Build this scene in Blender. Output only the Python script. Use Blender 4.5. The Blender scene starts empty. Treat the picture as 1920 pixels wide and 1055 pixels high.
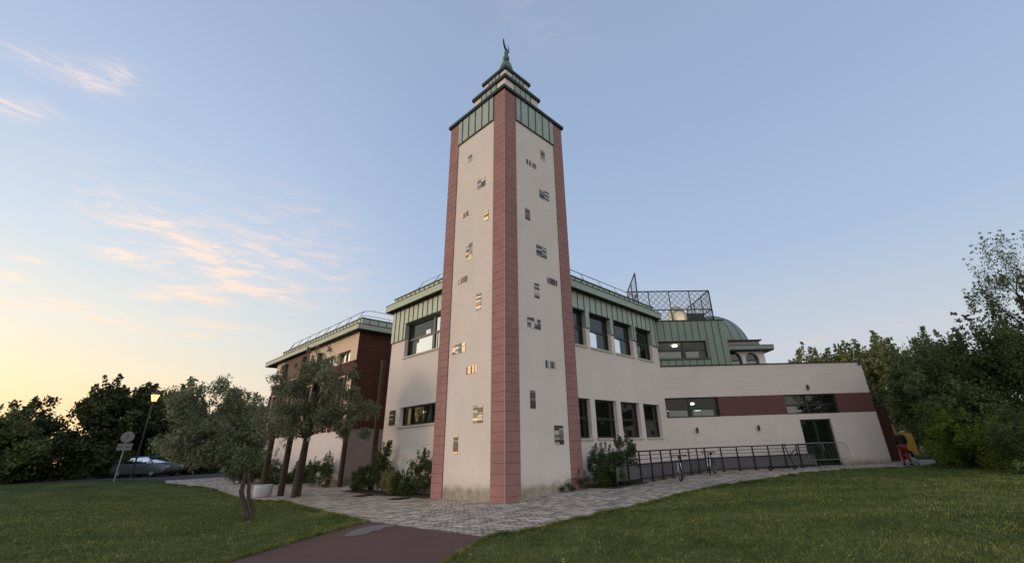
import bpy, bmesh, math, random
import numpy as np
from mathutils import Vector, Matrix
S = bpy.context.scene
COL = S.collection
PI = math.pi
R_ = math.radians

# ------------------------------------------------------------ camera
cd = bpy.data.cameras.new("camera"); cam = bpy.data.objects.new("camera", cd); COL.objects.link(cam)
M = Matrix(((0.68284, -0.264223, -0.681114, -10.87), (-0.729866, -0.28758, -0.620156, -11.73),
            (-0.032015, 0.920589, -0.389219, 1.6), (0, 0, 0, 1)))
cam.matrix_world = M
cd.sensor_width = 36; cd.lens = 813.43 * 36 / 1920
cd.shift_x = -(1009.79 - 960) / 1920; cd.shift_y = -(527.5 - 496.8) / 1920
cd.clip_start = .05; cd.clip_end = 3000
S.camera = cam
CX, CY, CZ = -10.87, -11.73, 1.6

# ------------------------------------------------------------ sky
SUN_AZ, SUN_EL = R_(112), R_(5)
W_ = bpy.data.worlds.new("World"); S.world = W_; W_.use_nodes = True
nt = W_.node_tree; nt.nodes.clear()
def wn(t, **k):
    n = nt.nodes.new(t)
    for a, b in k.items(): setattr(n, a, b)
    return n
def lk(a, b): nt.links.new(a, b)
def wm(op, a, b=None, c=None):
    n = wn('ShaderNodeMath', operation=op)
    for i, v in enumerate((a, b, c)):
        if v is None: continue
        if isinstance(v, (int, float)): n.inputs[i].default_value = v
        else: lk(v, n.inputs[i])
    return n.outputs[0]
def ramp(tree, fac, pts, interp='EASE'):
    n = tree.nodes.new('ShaderNodeValToRGB'); n.color_ramp.interpolation = interp
    e = n.color_ramp.elements
    while len(e) > 1: e.remove(e[-1])
    e[0].position = pts[0][0]; e[0].color = (*pts[0][1], 1)
    for p, c in pts[1:]:
        q = e.new(p); q.color = (*c, 1)
    tree.links.new(fac, n.inputs[0]); return n.outputs[0]
def wmix(fac, a, b, bt='MIX'):
    n = wn('ShaderNodeMix', data_type='RGBA', blend_type=bt)
    for s, v in ((n.inputs[0], fac), (n.inputs[6], a), (n.inputs[7], b)):
        if isinstance(v, (int, float)): s.default_value = v
        elif isinstance(v, tuple): s.default_value = (*v, 1)
        else: lk(v, s)
    return n.outputs[2]
tc = wn('ShaderNodeTexCoord'); sp = wn('ShaderNodeSeparateXYZ'); lk(tc.outputs['Generated'], sp.inputs[0])
dx, dy, dz = sp.outputs
az = wm('ARCTAN2', dy, dx); el = wm('ARCSINE', dz)
elp = wm('MAXIMUM', el, 0.0); eln = wm('DIVIDE', elp, PI / 2)
cool = ramp(nt, eln, [(0, (.60, .55, .56)), (.06, (.56, .56, .60)), (.13, (.49, .55, .63)), (.24, (.37, .475, .655)),
                      (.42, (.305, .405, .595)), (.65, (.27, .35, .51)), (1, (.22, .29, .43))], 'LINEAR')
warm = ramp(nt, eln, [(0, (.92, .56, .28)), (.04, (.90, .63, .35)), (.085, (.84, .71, .50)), (.14, (.73, .72, .66)), (.22, (.56, .65, .74)),
                      (.34, (.42, .52, .70)), (.5, (.33, .42, .60)), (.7, (.27, .35, .51)), (1, (.22, .29, .43))], 'LINEAR')
daz = wm('COSINE', wm('SUBTRACT', az, R_(112)))
gl = wn('ShaderNodeMapRange', interpolation_type='SMOOTHSTEP'); lk(daz, gl.inputs[0])
gl.inputs[1].default_value = .50; gl.inputs[2].default_value = 1.0
base = wmix(gl.outputs[0], cool, warm)
# wispy clouds, each a soft patch of streaks at its own bearing and elevation
noi = wn('ShaderNodeTexNoise'); noi.inputs['Scale'].default_value = 1.0; noi.inputs['Detail'].default_value = 7; noi.inputs['Roughness'].default_value = .62
noi.inputs['Distortion'].default_value = .6
cmb = wn('ShaderNodeCombineXYZ')
lk(wm('ADD', wm('MULTIPLY', az, 13.0), wm('MULTIPLY', el, 9.0)), cmb.inputs[0]); lk(wm('MULTIPLY', el, 62.0), cmb.inputs[1]); lk(cmb.outputs[0], noi.inputs['Vector'])
streak = wn('ShaderNodeMapRange', interpolation_type='SMOOTHSTEP'); lk(noi.outputs[0], streak.inputs[0])
streak.inputs[1].default_value = .42; streak.inputs[2].default_value = .68
CL = [(98.3, 32.6, 3.6, 1.0, -.2, .65), (95.3, 34.2, 2.2, 1.2, -.4, .6), (100.3, 28.4, 2.6, .8, -.2, .65), (84.5, 21.8, 4.2, .9, .6, .8), (81.5, 19.6, 3.5, .9, .4, .8), (79.0, 17.6, 4.5, .8, .2, .8), (75, 20.5, 9, 4.0, .1, .42), (89, 21.5, 4, 2.0, .3, .3),
      (82.5, 16.0, 3.0, .55, .12, 1.1), (77.0, 17.0, 3.0, .4, 0, .7), (87.6, 12.3, 2.4, .45, .1, 1.1), (91.5, 13.3, 2.2, .4, -.1, .9), (89.3, 18.4, 2.6, .5, .05, .8), (94.6, 12.7, 1.6, .25, 0, .7), (94.5, 16.4, 1.2, .3, 0, .7), (80, 11.9, 4, .3, 0, .5), (87, 6.2, 4, .5, 0, .5),
      (79, 13.2, 5, .45, 0, .4), (86, 15.2, 1.6, .4, 0, .5), (92, 4.9, 9, .55, 0, .55), (95.9, 15.0, 2.0, .35, 0, .5), (85, 24, 14, 6, 0, .10), (72, 27, 6, 2, .6, .2), (42, 52, 7, 3, .6, .12), (8, 10, 14, 1.2, 0, .35), (18, 15, 16, 2.5, 0, .12)]
tot = None
for (ca, ce, wa, we, tilt, op) in CL:
    a_ = wm('SUBTRACT', az, R_(ca)); e_ = wm('ADD', wm('SUBTRACT', el, R_(ce)), wm('MULTIPLY', a_, -tilt * .5))
    q = wm('ADD', wm('POWER', wm('ABSOLUTE', wm('DIVIDE', a_, R_(wa))), 2.0), wm('POWER', wm('ABSOLUTE', wm('DIVIDE', e_, R_(we))), 2.0))
    m = wm('MULTIPLY', wm('EXPONENT', wm('MULTIPLY', q, -1.0)), op)
    tot = m if tot is None else wm('ADD', tot, m)
cf = wm('MINIMUM', wm('MULTIPLY', tot, wm('ADD', wm('MULTIPLY', streak.outputs[0], 1.45), .24)), .85)
ccol = ramp(nt, eln, [(0, (.85, .50, .33)), (.08, (1.0, .66, .38)), (.2, (1.0, .76, .60)), (.45, (.78, .68, .72))], 'LINEAR')
ccol2 = wmix(gl.outputs[0], (.66, .56, .60), ccol)
fill_belt = ramp(nt, eln, [(0, (.80, .73, .66)), (.10, (1.06, .99, .91)), (.25, (.93, .89, .88)), (.5, (.50, .53, .62)), (1, (.22, .29, .43))], 'LINEAR')
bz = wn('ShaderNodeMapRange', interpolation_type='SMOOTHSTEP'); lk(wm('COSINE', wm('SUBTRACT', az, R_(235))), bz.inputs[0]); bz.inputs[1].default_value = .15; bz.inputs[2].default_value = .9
skyc = wmix(cf, wmix(bz.outputs[0], base, fill_belt), ccol2)
nish = wn('ShaderNodeTexSky', sky_type='NISHITA', sun_disc=False); nish.sun_elevation = SUN_EL; nish.sun_rotation = PI / 2 - SUN_AZ
# the sky band added behind the viewer is overbright to lift shaded walls
up = wmix(.02, skyc, nish.outputs[0])
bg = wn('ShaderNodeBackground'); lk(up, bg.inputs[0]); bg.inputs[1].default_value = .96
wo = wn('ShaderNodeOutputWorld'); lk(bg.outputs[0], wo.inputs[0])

sl = bpy.data.lights.new("sun", 'SUN'); so = bpy.data.objects.new("sun", sl); COL.objects.link(so)
sl.energy = 1.15; sl.angle = R_(14); sl.color = (1, .74, .50)
sd = Vector((math.cos(SUN_AZ + R_(28)) * math.cos(R_(11)), math.sin(SUN_AZ + R_(28)) * math.cos(R_(11)), math.sin(R_(11))))
so.rotation_euler = sd.to_track_quat('Z', 'Y').to_euler()
so.location = (0, 0, 40)
S.view_settings.view_transform = 'Standard'; S.view_settings.look = 'None'; S.view_settings.gamma = 1; S.view_settings.exposure = 0.18
S.view_settings.use_curve_mapping = False
S.render.engine = 'CYCLES'

# ------------------------------------------------------------ materials
MATS = {}
def newmat(name):
    m = bpy.data.materials.new(name); m.use_nodes = True; t = m.node_tree
    return m, t, t.nodes['Principled BSDF']
def N(t, ty, **k):
    n = t.nodes.new(ty)
    for a, b in k.items():
        if a in n.inputs.keys(): n.inputs[a].default_value = b
        else: setattr(n, a, b)
    return n
def noise(t, scale, detail=5, rough=.6, obj=True, vec=None):
    n = N(t, 'ShaderNodeTexNoise'); n.inputs['Scale'].default_value = scale; n.inputs['Detail'].default_value = detail; n.inputs['Roughness'].default_value = rough
    if vec is None:
        g = N(t, 'ShaderNodeNewGeometry'); vec = g.outputs['Position']
    t.links.new(vec, n.inputs['Vector']); return n.outputs[0]
def mixc(t, f, a, b, bt='MIX'):
    n = N(t, 'ShaderNodeMix', data_type='RGBA', blend_type=bt)
    for s, v in ((n.inputs[0], f), (n.inputs[6], a), (n.inputs[7], b)):
        if isinstance(v, (int, float)): s.default_value = v
        elif isinstance(v, tuple): s.default_value = (*v, 1)
        else: t.links.new(v, s)
    return n.outputs[2]
def math_(t, op, a, b=0.0):
    n = N(t, 'ShaderNodeMath', operation=op)
    for i, v in enumerate((a, b)):
        if isinstance(v, (int, float)): n.inputs[i].default_value = v
        else: t.links.new(v, n.inputs[i])
    return n.outputs[0]
def bump(t, b, h, st=.3, dist=.01):
    n = N(t, 'ShaderNodeBump'); n.inputs['Strength'].default_value = st; n.inputs['Distance'].default_value = dist
    t.links.new(h, n.inputs['Height']); t.links.new(n.outputs[0], b.inputs['Normal'])
def mat(name, col, rough=.8, metal=0., var=.12, vs=3., fine=0., fs=60, bm=0., bs=90, spec=.3, col2=None, emit=None, es=0.):
    if name in MATS: return MATS[name]
    m, t, b = newmat(name)
    c2 = col2 if col2 else tuple(x * (1 - var * 2) for x in col)
    r = ramp(t, noise(t, vs, 6, .65), [(.3, c2), (.7, col)], 'LINEAR')
    if fine:
        f = ramp(t, noise(t, fs, 3, .7), [(.25, (1 - fine,) * 3), (.75, (1 + fine,) * 3)], 'LINEAR')
        r = mixc(t, 1.0, r, f, 'MULTIPLY')
    t.links.new(r, b.inputs['Base Color'])
    b.inputs['Roughness'].default_value = rough; b.inputs['Metallic'].default_value = metal; b.inputs['Specular IOR Level'].default_value = spec
    if bm: bump(t, b, noise(t, bs, 4, .7), bm, .01)
    if emit: b.inputs['Emission Color'].default_value = (*emit, 1); b.inputs['Emission Strength'].default_value = es
    MATS[name] = m; return m
def stucco(name, col, z0=0., stain=True):
    m, t, b = newmat(name)
    g = N(t, 'ShaderNodeNewGeometry'); s = N(t, 'ShaderNodeSeparateXYZ'); t.links.new(g.outputs['Position'], s.inputs[0])
    big = ramp(t, noise(t, .7, 6, .6), [(.3, tuple(x * .90 for x in col)), (.7, col)], 'LINEAR')
    fin = ramp(t, noise(t, 45, 3, .75), [(.25, (.93,) * 3), (.75, (1.06,) * 3)], 'LINEAR')
    c = mixc(t, 1., big, fin, 'MULTIPLY')
    # vertical run marks below the cornice and openings
    mp = N(t, 'ShaderNodeMapping'); mp.inputs['Scale'].default_value = (3.0, 3.0, .16); t.links.new(g.outputs['Position'], mp.inputs[0])
    st = ramp(t, noise(t, 1.6, 5, .6, vec=mp.outputs[0]), [(.5, (1, 1, 1)), (.78, (.87, .86, .84))], 'LINEAR')
    c = mixc(t, .25, c, st, 'MULTIPLY')
    if stain:
        zz = math_(t, 'ADD', s.outputs[2], math_(t, 'MULTIPLY', noise(t, 2.6, 9, .8), -.62))
        k = ramp(t, zz, [(0.0, (1, 1, 1)), (.08, (.6, .6, .6)), (.2, (.2, .2, .2)), (.5, (0, 0, 0))], 'LINEAR')
        sp_ = math_(t, 'MULTIPLY', k, math_(t, 'ADD', .25, math_(t, 'MULTIPLY', noise(t, 3.5, 6, .7), .85)))
        c = mixc(t, sp_, c, (.16, .135, .075))
    t.links.new(c, b.inputs['Base Color']); b.inputs['Roughness'].default_value = .92; b.inputs['Specular IOR Level'].default_value = .15
    bump(t, b, noise(t, 120, 3, .8), .35, .006)
    MATS[name] = m; return m
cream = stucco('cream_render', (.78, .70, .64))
cream2 = stucco('cream_render_wing', (.74, .665, .61))
warmcream = stucco('warm_cream_panel', (.80, .61, .47), stain=False)
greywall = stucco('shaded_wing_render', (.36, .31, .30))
pink = mat('rose_cladding', (.37, .20, .18), .75, var=.10, vs=1.3, fine=.10, fs=40, bm=.2, bs=60, col2=(.29, .15, .135))
pinkdark = mat('rose_cladding_joint', (.10, .05, .045), .9)
bead = mat('corner_bead', (.55, .42, .38), .6)
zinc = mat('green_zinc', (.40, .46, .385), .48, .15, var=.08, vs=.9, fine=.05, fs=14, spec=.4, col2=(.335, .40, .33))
zincd = mat('zinc_seam', (.055, .085, .07), .5, .1)
capm = mat('dark_zinc_edge', (.035, .04, .032), .5, .2)
fascia = mat('green_fascia', (.35, .42, .33), .5, .15, var=.06, vs=.7, fine=.04, fs=10, spec=.4)
soff = mat('dark_soffit', (.035, .045, .040), .8)
rust = mat('brown_cladding', (.090, .032, .021), .8, var=.18, vs=.8, fine=.15, fs=8, bm=.2, bs=20)
rust2 = mat('brown_panel', (.17, .10, .075), .8, var=.08)
band = mat('maroon_band', (.155, .072, .066), .85, var=.06, vs=1.2, fine=.12, fs=30, bm=.2)
frame = mat('dark_green_frame', (.018, .028, .027), .4, spec=.5)
sillm = mat('stone_sill', (.62, .57, .50), .8, fine=.05)
plinth = mat('grey_plinth', (.12, .115, .12), .85, var=.06, fine=.06)
ironm = mat('black_iron', (.022, .022, .025), .5, .3, spec=.5)
galv = mat('galvanised_steel', (.36, .38, .40), .42, .7, var=.08, vs=9)
galvw = mat('bare_aluminium', (.72, .68, .60), .4, .5)
wood = mat('brown_post_wood', (.065, .040, .032), .75, var=.2, vs=5, fine=.15, fs=30, bm=.3, bs=30)
roofm = mat('roof_membrane', (.16, .16, .16), .9)
interm = mat('interior_paint', (.24, .235, .20), .9, var=.04)
ceilm = mat('interior_ceiling', (.45, .43, .36), .9, var=.04)
def glass(name, tint, refl, trans=None):
    m, t, b = newmat(name); t.nodes.remove(b)
    o = [n for n in t.nodes if n.type == 'OUTPUT_MATERIAL'][0]
    d = N(t, 'ShaderNodeBsdfDiffuse') if trans is None else N(t, 'ShaderNodeBsdfTransparent'); d.inputs['Color'].default_value = (*(tint), 1)
    g = N(t, 'ShaderNodeBsdfAnisotropic') if False else N(t, 'ShaderNodeBsdfGlossy'); g.inputs['Roughness'].default_value = .015; g.inputs['Color'].default_value = (.93, .96, .95, 1)
    nn = N(t, 'ShaderNodeBump'); nn.inputs['Strength'].default_value = .05; nn.inputs['Distance'].default_value = .02
    t.links.new(noise(t, 1.1, 1, .4), nn.inputs['Height']); t.links.new(nn.outputs[0], g.inputs['Normal'])
    l = N(t, 'ShaderNodeFresnel'); l.inputs['IOR'].default_value = 1.5
    f = math_(t, 'ADD', math_(t, 'MULTIPLY', l.outputs[0], .9), refl)
    x = N(t, 'ShaderNodeMixShader'); t.links.new(f, x.inputs[0]); t.links.new(d.outputs[0], x.inputs[1]); t.links.new(g.outputs[0], x.inputs[2])
    t.links.new(x.outputs[0], o.inputs[0]); MATS[name] = m; return m
gdark = glass('dark_glass', (.010, .012, .011), .03)
grefl = glass('mirror_reflection', (.10, .10, .10), .80)  # stands in for bright reflections on the panes
gclear = glass('clear_glass', (.74, .78, .74), .0, True)
lampm = mat('lamp_glow', (.9, .9, .85), .5, emit=(1, .96, .84), es=3.5)
lampw = mat('lantern_glow', (.9, .7, .4), .5, emit=(1, .58, .18), es=2.2)
black = mat('black_rubber', (.012, .012, .012), .8)
dirt = mat('soil', (.075, .055, .035), .95, var=.2, vs=4, fine=.3, fs=30, bm=.5, bs=15)

def tilemat():
    m, t, b = newmat('glazed_tile')
    a = N(t, 'ShaderNodeVertexColor', layer_name='Col'); t.links.new(a.outputs[0], b.inputs['Base Color'])
    b.inputs['Roughness'].default_value = .30; b.inputs['Metallic'].default_value = .22; b.inputs['Specular IOR Level'].default_value = .6
    bump(t, b, noise(t, 35, 3, .7), .5, .02)
    return m
tilem = tilemat()
def leafmat(name, c1, c2, tr=.25, rough=.55):
    if name in MATS: return MATS[name]
    m, t, b = newmat(name)
    a = N(t, 'ShaderNodeVertexColor', layer_name='Col'); s = N(t, 'ShaderNodeSeparateColor'); t.links.new(a.outputs[0], s.inputs[0])
    n2 = math_(t, 'ADD', math_(t, 'MULTIPLY', s.outputs[0], .6), math_(t, 'MULTIPLY', noise(t, 1.4, 4, .6), .5))
    c = ramp(t, n2, [(.2, c2), (.85, c1)], 'LINEAR')
    t.links.new(c, b.inputs['Base Color']); b.inputs['Roughness'].default_value = rough; b.inputs['Specular IOR Level'].default_value = .25
    o = [n for n in t.nodes if n.type == 'OUTPUT_MATERIAL'][0]
    tl = N(t, 'ShaderNodeBsdfTranslucent'); t.links.new(c, tl.inputs[0])
    x = N(t, 'ShaderNodeMixShader'); x.inputs[0].default_value = tr
    t.links.new(b.outputs[0], x.inputs[1]); t.links.new(tl.outputs[0], x.inputs[2]); t.links.new(x.outputs[0], o.inputs[0])
    MATS[name] = m; return m
L_olive = leafmat('olive_leaves', (.30, .32, .20), (.065, .085, .046))
L_dark = leafmat('dark_leaves', (.085, .11, .04), (.020, .029, .012), .15)
L_mid = leafmat('green_leaves', (.17, .215, .07), (.034, .050, .017))
L_yel = leafmat('yellow_green_leaves', (.22, .27, .035), (.05, .075, .014))
L_bush = leafmat('shrub_leaves', (.10, .145, .045), (.020, .034, .012))
L_light = leafmat('pale_leaves', (.26, .28, .11), (.06, .08, .03))
bark = mat('bark', (.10, .08, .065), .9, var=.3, vs=8, fine=.25, fs=25, bm=.6, bs=20)

# ------------------------------------------------------------ mesh helpers
def finish(name, V, F, mats, parent=None, mi=None, smooth=False, cols=None):
    me = bpy.data.meshes.new(name); me.from_pydata([tuple(v) for v in V], [], F)
    if not isinstance(mats, (list, tuple)): mats = [mats]
    for m in mats: me.materials.append(m)
    if mi: me.polygons.foreach_set('material_index', mi)
    if smooth: me.polygons.foreach_set('use_smooth', [True] * len(F))
    if cols is not None:
        ca = me.color_attributes.new('Col', 'FLOAT_COLOR', 'CORNER'); arr = []
        for f, c in zip(F, cols): arr += list(c) * len(f)
        ca.data.foreach_set('color', arr)
    me.update()
    o = bpy.data.objects.new(name, me); COL.objects.link(o)
    if parent: o.parent = parent
    return o
class G:
    def __init__(s): s.V = []; s.F = []; s.m = []; s.c = []
    def add(s, V, F, m=0, c=(1, 1, 1, 1)):
        k = len(s.V); s.V += [tuple(v) for v in V]
        for f in F: s.F.append([i + k for i in f]); s.m.append(m); s.c.append(c)
        return s
    def ob(s, O, a, b, c, m=0, col=(1, 1, 1, 1)):       # box from a corner and three edge vectors
        O, a, b, c = map(Vector, (O, a, b, c))
        if a.cross(b).dot(c) < 0: O = O + c; c = -c
        V = [O, O + a, O + a + b, O + b, O + c, O + a + c, O + a + b + c, O + b + c]
        return s.add(V, [(0, 3, 2, 1), (4, 5, 6, 7), (0, 1, 5, 4), (1, 2, 6, 5), (2, 3, 7, 6), (3, 0, 4, 7)], m, col)
    def box(s, x0, x1, y0, y1, z0, z1, m=0): return s.ob((x0, y0, z0), (x1 - x0, 0, 0), (0, y1 - y0, 0), (0, 0, z1 - z0), m)
    def fb(s, fr, u0, u1, n0, n1, z0, z1, m=0, col=(1, 1, 1, 1)):       # box in a facade frame
        return s.ob(fr(u0, n0, z0), fr.U * (u1 - u0), fr.Nn * (n1 - n0), Vector((0, 0, z1 - z0)), m, col)
    def tube(s, pts, r, n=8, m=0, cap=True):
        pts = [Vector(p) for p in pts]; rs = r if isinstance(r, (list, tuple)) else [r] * len(pts)
        V = []; F = []; x = None
        for i, p in enumerate(pts):
            d = (pts[min(i + 1, len(pts) - 1)] - pts[max(i - 1, 0)]).normalized()
            if x is None:
                x = d.orthogonal().normalized()
            else:
                x = (x - d * x.dot(d)); x = x.normalized() if x.length > 1e-6 else d.orthogonal().normalized()
            y = d.cross(x)
            for k in range(n):
                a = 2 * PI * k / n; V.append(p + (x * math.cos(a) + y * math.sin(a)) * rs[i])
        for i in range(len(pts) - 1):
            for k in range(n):
                F.append((i * n + k, i * n + (k + 1) % n, (i + 1) * n + (k + 1) % n, (i + 1) * n + k))
        if cap: F.append(tuple(range(n))[::-1]); F.append(tuple(range((len(pts) - 1) * n, len(pts) * n)))
        return s.add(V, F, m)
    def lathe(s, c, prof, n=24, m=0, ax=None):
        V = []; F = []; c = Vector(c)
        for (r, z) in prof:
            for k in range(n):
                a = 2 * PI * k / n; V.append(c + Vector((r * math.cos(a), r * math.sin(a), z)))
        for i in range(len(prof) - 1):
            for k in range(n): F.append((i * n + k, i * n + (k + 1) % n, (i + 1) * n + (k + 1) % n, (i + 1) * n + k))
        F.append(tuple(range(n))[::-1]); F.append(tuple(range((len(prof) - 1) * n, len(prof) * n)))
        return s.add(V, F, m)
    def torus(s, c, ax, R, r, n=28, k=8, m=0):
        ax = Vector(ax).normalized(); x = ax.orthogonal().normalized(); y = ax.cross(x); c = Vector(c); V = []; F = []
        for i in range(n):
            a = 2 * PI * i / n; d = x * math.cos(a) + y * math.sin(a)
            for j in range(k):
                b = 2 * PI * j / k; V.append(c + d * (R + r * math.cos(b)) + ax * r * math.sin(b))
        for i in range(n):
            for j in range(k): F.append((i * k + j, ((i + 1) % n) * k + j, ((i + 1) % n) * k + (j + 1) % k, i * k + (j + 1) % k))
        return s.add(V, F, m)
    def out(s, name, mats, parent=None, smooth=False, col=False):
        return finish(name, s.V, s.F, mats, parent, s.m, smooth, s.c if col else None)
class Fr:                        # facade frame: u along the wall, n outward, z up
    def __init__(s, O, U, Nn): s.O = Vector((*O, 0)); s.U = Vector((*U, 0)).normalized(); s.Nn = Vector((*Nn, 0)).normalized()
    def __call__(s, u, n, z): return s.O + s.U * u + s.Nn * n + Vector((0, 0, z))
def thing(name, label, cat, loc=(0, 0, 0), group=None):
    o = bpy.data.objects.new(name, None); COL.objects.link(o); o.location = loc; o.empty_display_size = .3
    o['label'] = label; o['category'] = cat
    if group: o['group'] = group
    return o
def tag(o, label, cat, group=None):
    o['label'] = label; o['category'] = cat
    if group: o['group'] = group
    return o
def wallg(g, fr, u0, u1, z0, z1, holes=(), depth=.2, n=0., m=0, mr=None):
    us = sorted({u0, u1, *[h[0] for h in holes], *[h[1] for h in holes]}); zs = sorted({z0, z1, *[h[2] for h in holes], *[h[3] for h in holes]})
    us = [u for u in us if u0 <= u <= u1]; zs = [z for z in zs if z0 <= z <= z1]
    for i in range(len(us) - 1):
        for j in range(len(zs) - 1):
            cu, cz = (us[i] + us[i + 1]) / 2, (zs[j] + zs[j + 1]) / 2
            if any(h[0] < cu < h[1] and h[2] < cz < h[3] for h in holes): continue
            g.add([fr(us[i], n, zs[j]), fr(us[i + 1], n, zs[j]), fr(us[i + 1], n, zs[j + 1]), fr(us[i], n, zs[j + 1])], [(0, 1, 2, 3)], m)
    for (a, b, c, d) in holes:
        c_, d_ = max(c, z0), min(d, z1); a_, b_ = max(a, u0), min(b, u1)
        if c_ >= d_ or a_ >= b_: continue
        k = m if mr is None else mr
        P = lambda u, z, q: fr(u, q, z)
        g.add([P(a_, c_, n), P(a_, d_, n), P(a_, d_, n - depth), P(a_, c_, n - depth)], [(0, 1, 2, 3)], k)
        g.add([P(b_, c_, n), P(b_, d_, n), P(b_, d_, n - depth), P(b_, c_, n - depth)], [(3, 2, 1, 0)], k)
        if d <= z1: g.add([P(a_, d_, n), P(b_, d_, n), P(b_, d_, n - depth), P(a_, d_, n - depth)], [(0, 1, 2, 3)], k)
        if c >= z0: g.add([P(a_, c_, n), P(b_, c_, n), P(b_, c_, n - depth), P(a_, c_, n - depth)], [(3, 2, 1, 0)], k)
def window(par, fr, u0, u1, z0, z1, depth=.2, cols=(.5,), rows=(.5,), glassm=None, reflections=(), fw=.08, name='window', opensash=False):
    g = G(); n1 = -depth + .05; n0 = -depth - .03
    g.fb(fr, u0, u1, n0, n1, z1 - fw, z1); g.fb(fr, u0, u1, n0, n1, z0, z0 + fw)
    g.fb(fr, u0, u0 + fw, n0, n1, z0 + fw, z1 - fw); g.fb(fr, u1 - fw, u1, n0, n1, z0 + fw, z1 - fw)
    us = [u0 + fw] ; zs = []
    for c in cols:
        uc = u0 + (u1 - u0) * c; g.fb(fr, uc - fw * .9, uc + fw * .9, n0 + .005, n1 + .012, z0 + fw, z1 - fw)
    for r in rows:
        zc = z0 + (z1 - z0) * r; g.fb(fr, u0 + fw, u1 - fw, n0 + .01, n1 - .008, zc - fw * .7, zc + fw * .7)
    w = g.out(name, frame, par)
    flip = fr.U.cross(Vector((0, 0, 1))).dot(fr.Nn) < 0; od = lambda k: tuple(range(k))[::-1] if flip else tuple(range(k))
    p = G(); p.add([fr(u0, n0 + .03, z0), fr(u1, n0 + .03, z0), fr(u1, n0 + .03, z1), fr(u0, n0 + .03, z1)], [od(4)])
    p.out('pane', glassm or gdark, w)
    if reflections:  # mirror pieces shaped to imitate reflections in the glass
        f = G()
        for q in reflections:
            if not isinstance(q[0], tuple): q = [(q[0], q[2]), (q[1], q[2]), (q[1], q[3]), (q[0], q[3])]
            V = [fr(u0 + (u1 - u0) * a, n0 + .036, z0 + (z1 - z0) * b) for a, b in q]
            f.add(V, [od(len(V))])
        f.out('window_reflection', grefl, w)
    return w
def seams(g, fr, u0, u1, z0, z1, step, holes=(), off=0., n=0., m=0):
    u = u0 + off
    while u < u1 - .03:
        segs = [(z0, z1)]
        for (a, b, c, d) in holes:
            if a - .02 < u < b + .02:
                ns = []
                for (p, q) in segs:
                    if d <= p or c >= q: ns.append((p, q))
                    else:
                        if c > p: ns.append((p, c))
                        if d < q: ns.append((d, q))
                segs = ns
        for (p, q) in segs: g.fb(fr, u - .012, u + .012, n, n + .030, p + .004, q - .004, m)
        u += step

# ------------------------------------------------------------ terrain
def ss(t):
    t = np.clip(t, 0, 1); return t * t * (3 - 2 * t)
def gz(x, y):
    x = np.asarray(x, float); y = np.asarray(y, float)
    return 0.12 * ss(x / 4.17) + 0.0062 * np.clip(x - 4.17, 0, 30) + 0.6 * ss((y - 14) / 18) * np.where(x > 0, ss((8 - x) / 8), 1.0)
def gzf(x, y): return float(gz(x, y))
def inpoly(x, y, poly):
    x = np.asarray(x); y = np.asarray(y); r = np.zeros(x.shape, bool); n = len(poly)
    for i in range(n):
        x0, y0 = poly[i]; x1, y1 = poly[(i + 1) % n]
        c = ((y0 > y) != (y1 > y)) & (x < (x1 - x0) * (y - y0) / ((y1 - y0) or 1e-9) + x0); r ^= c
    return r
def sheet(name, poly, dz, m, step=1.0):
    bm = bmesh.new(); vs = [bm.verts.new((x, y, 0)) for x, y in poly]; bm.faces.new(vs)
    if bm.faces[:][0].normal.z < 0: pass
    xs = [p[0] for p in poly]; ys = [p[1] for p in poly]
    for k in range(int(min(xs) // step) + 1, int(max(xs) // step) + 1):
        bmesh.ops.bisect_plane(bm, geom=bm.verts[:] + bm.edges[:] + bm.faces[:], plane_co=(k * step, 0, 0), plane_no=(1, 0, 0))
    for k in range(int(min(ys) // step) + 1, int(max(ys) // step) + 1):
        bmesh.ops.bisect_plane(bm, geom=bm.verts[:] + bm.edges[:] + bm.faces[:], plane_co=(0, k * step, 0), plane_no=(0, 1, 0))
    bm.normal_update()
    if sum(f.normal.z for f in bm.faces) < 0: bmesh.ops.reverse_faces(bm, faces=bm.faces[:])
    for v in bm.verts: v.co.z = gzf(v.co.x, v.co.y) + dz
    me = bpy.data.meshes.new(name); bm.to_mesh(me); bm.free(); me.materials.append(m)
    o = bpy.data.objects.new(name, me); COL.objects.link(o); o['kind'] = 'structure'; return o
def smooth_poly(pts, k=6, jit=0., seed=0):
    rnd = random.Random(seed); out = []
    n = len(pts)
    for i in range(n - 1):
        p0, p1, p2, p3 = pts[max(i - 1, 0)], pts[i], pts[i + 1], pts[min(i + 2, n - 1)]
        for j in range(k):
            t = j / k
            f = lambda a, b, c, d: .5 * (2 * b + (c - a) * t + (2 * a - 5 * b + 4 * c - d) * t * t + (3 * b - a - 3 * c + d) * t ** 3)
            out.append((f(p0[0], p1[0], p2[0], p3[0]) + rnd.uniform(-jit, jit), f(p0[1], p1[1], p2[1], p3[1]) + rnd.uniform(-jit, jit)))
    out.append(pts[-1]); return out
edgeR = smooth_poly([(-4.19, -3.97), (-2.52, -4.17), (0.04, -4.05), (2.7, -4.35), (6.25, -4.40), (9.6, -5.1), (13.7, -5.7), (16.15, -7.03), (17.9, -8.75), (18.9, -9.5), (20.6, -9.9)], 8, .025, 1)
edgeL = smooth_poly([(-5.04, 24.05), (-3.75, 20.5), (-3.9, 16), (-4.23, 12.5), (-4.12, 10.5), (-3.75, 8.7), (-4.0, 6.2), (-4.19, 4.07), (-4.4, 1.8), (-4.45, .44)], 8, .025, 2)
PAVE = edgeR + [(26, -9.6), (26, 2), (8, 16), (8, 27), (-4.6, 27)] + edgeL
pathR = [(-4.19, -3.97), (-5.92, -5.06), (-10.6, -8.02), (-24.4, -16.8)]
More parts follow.
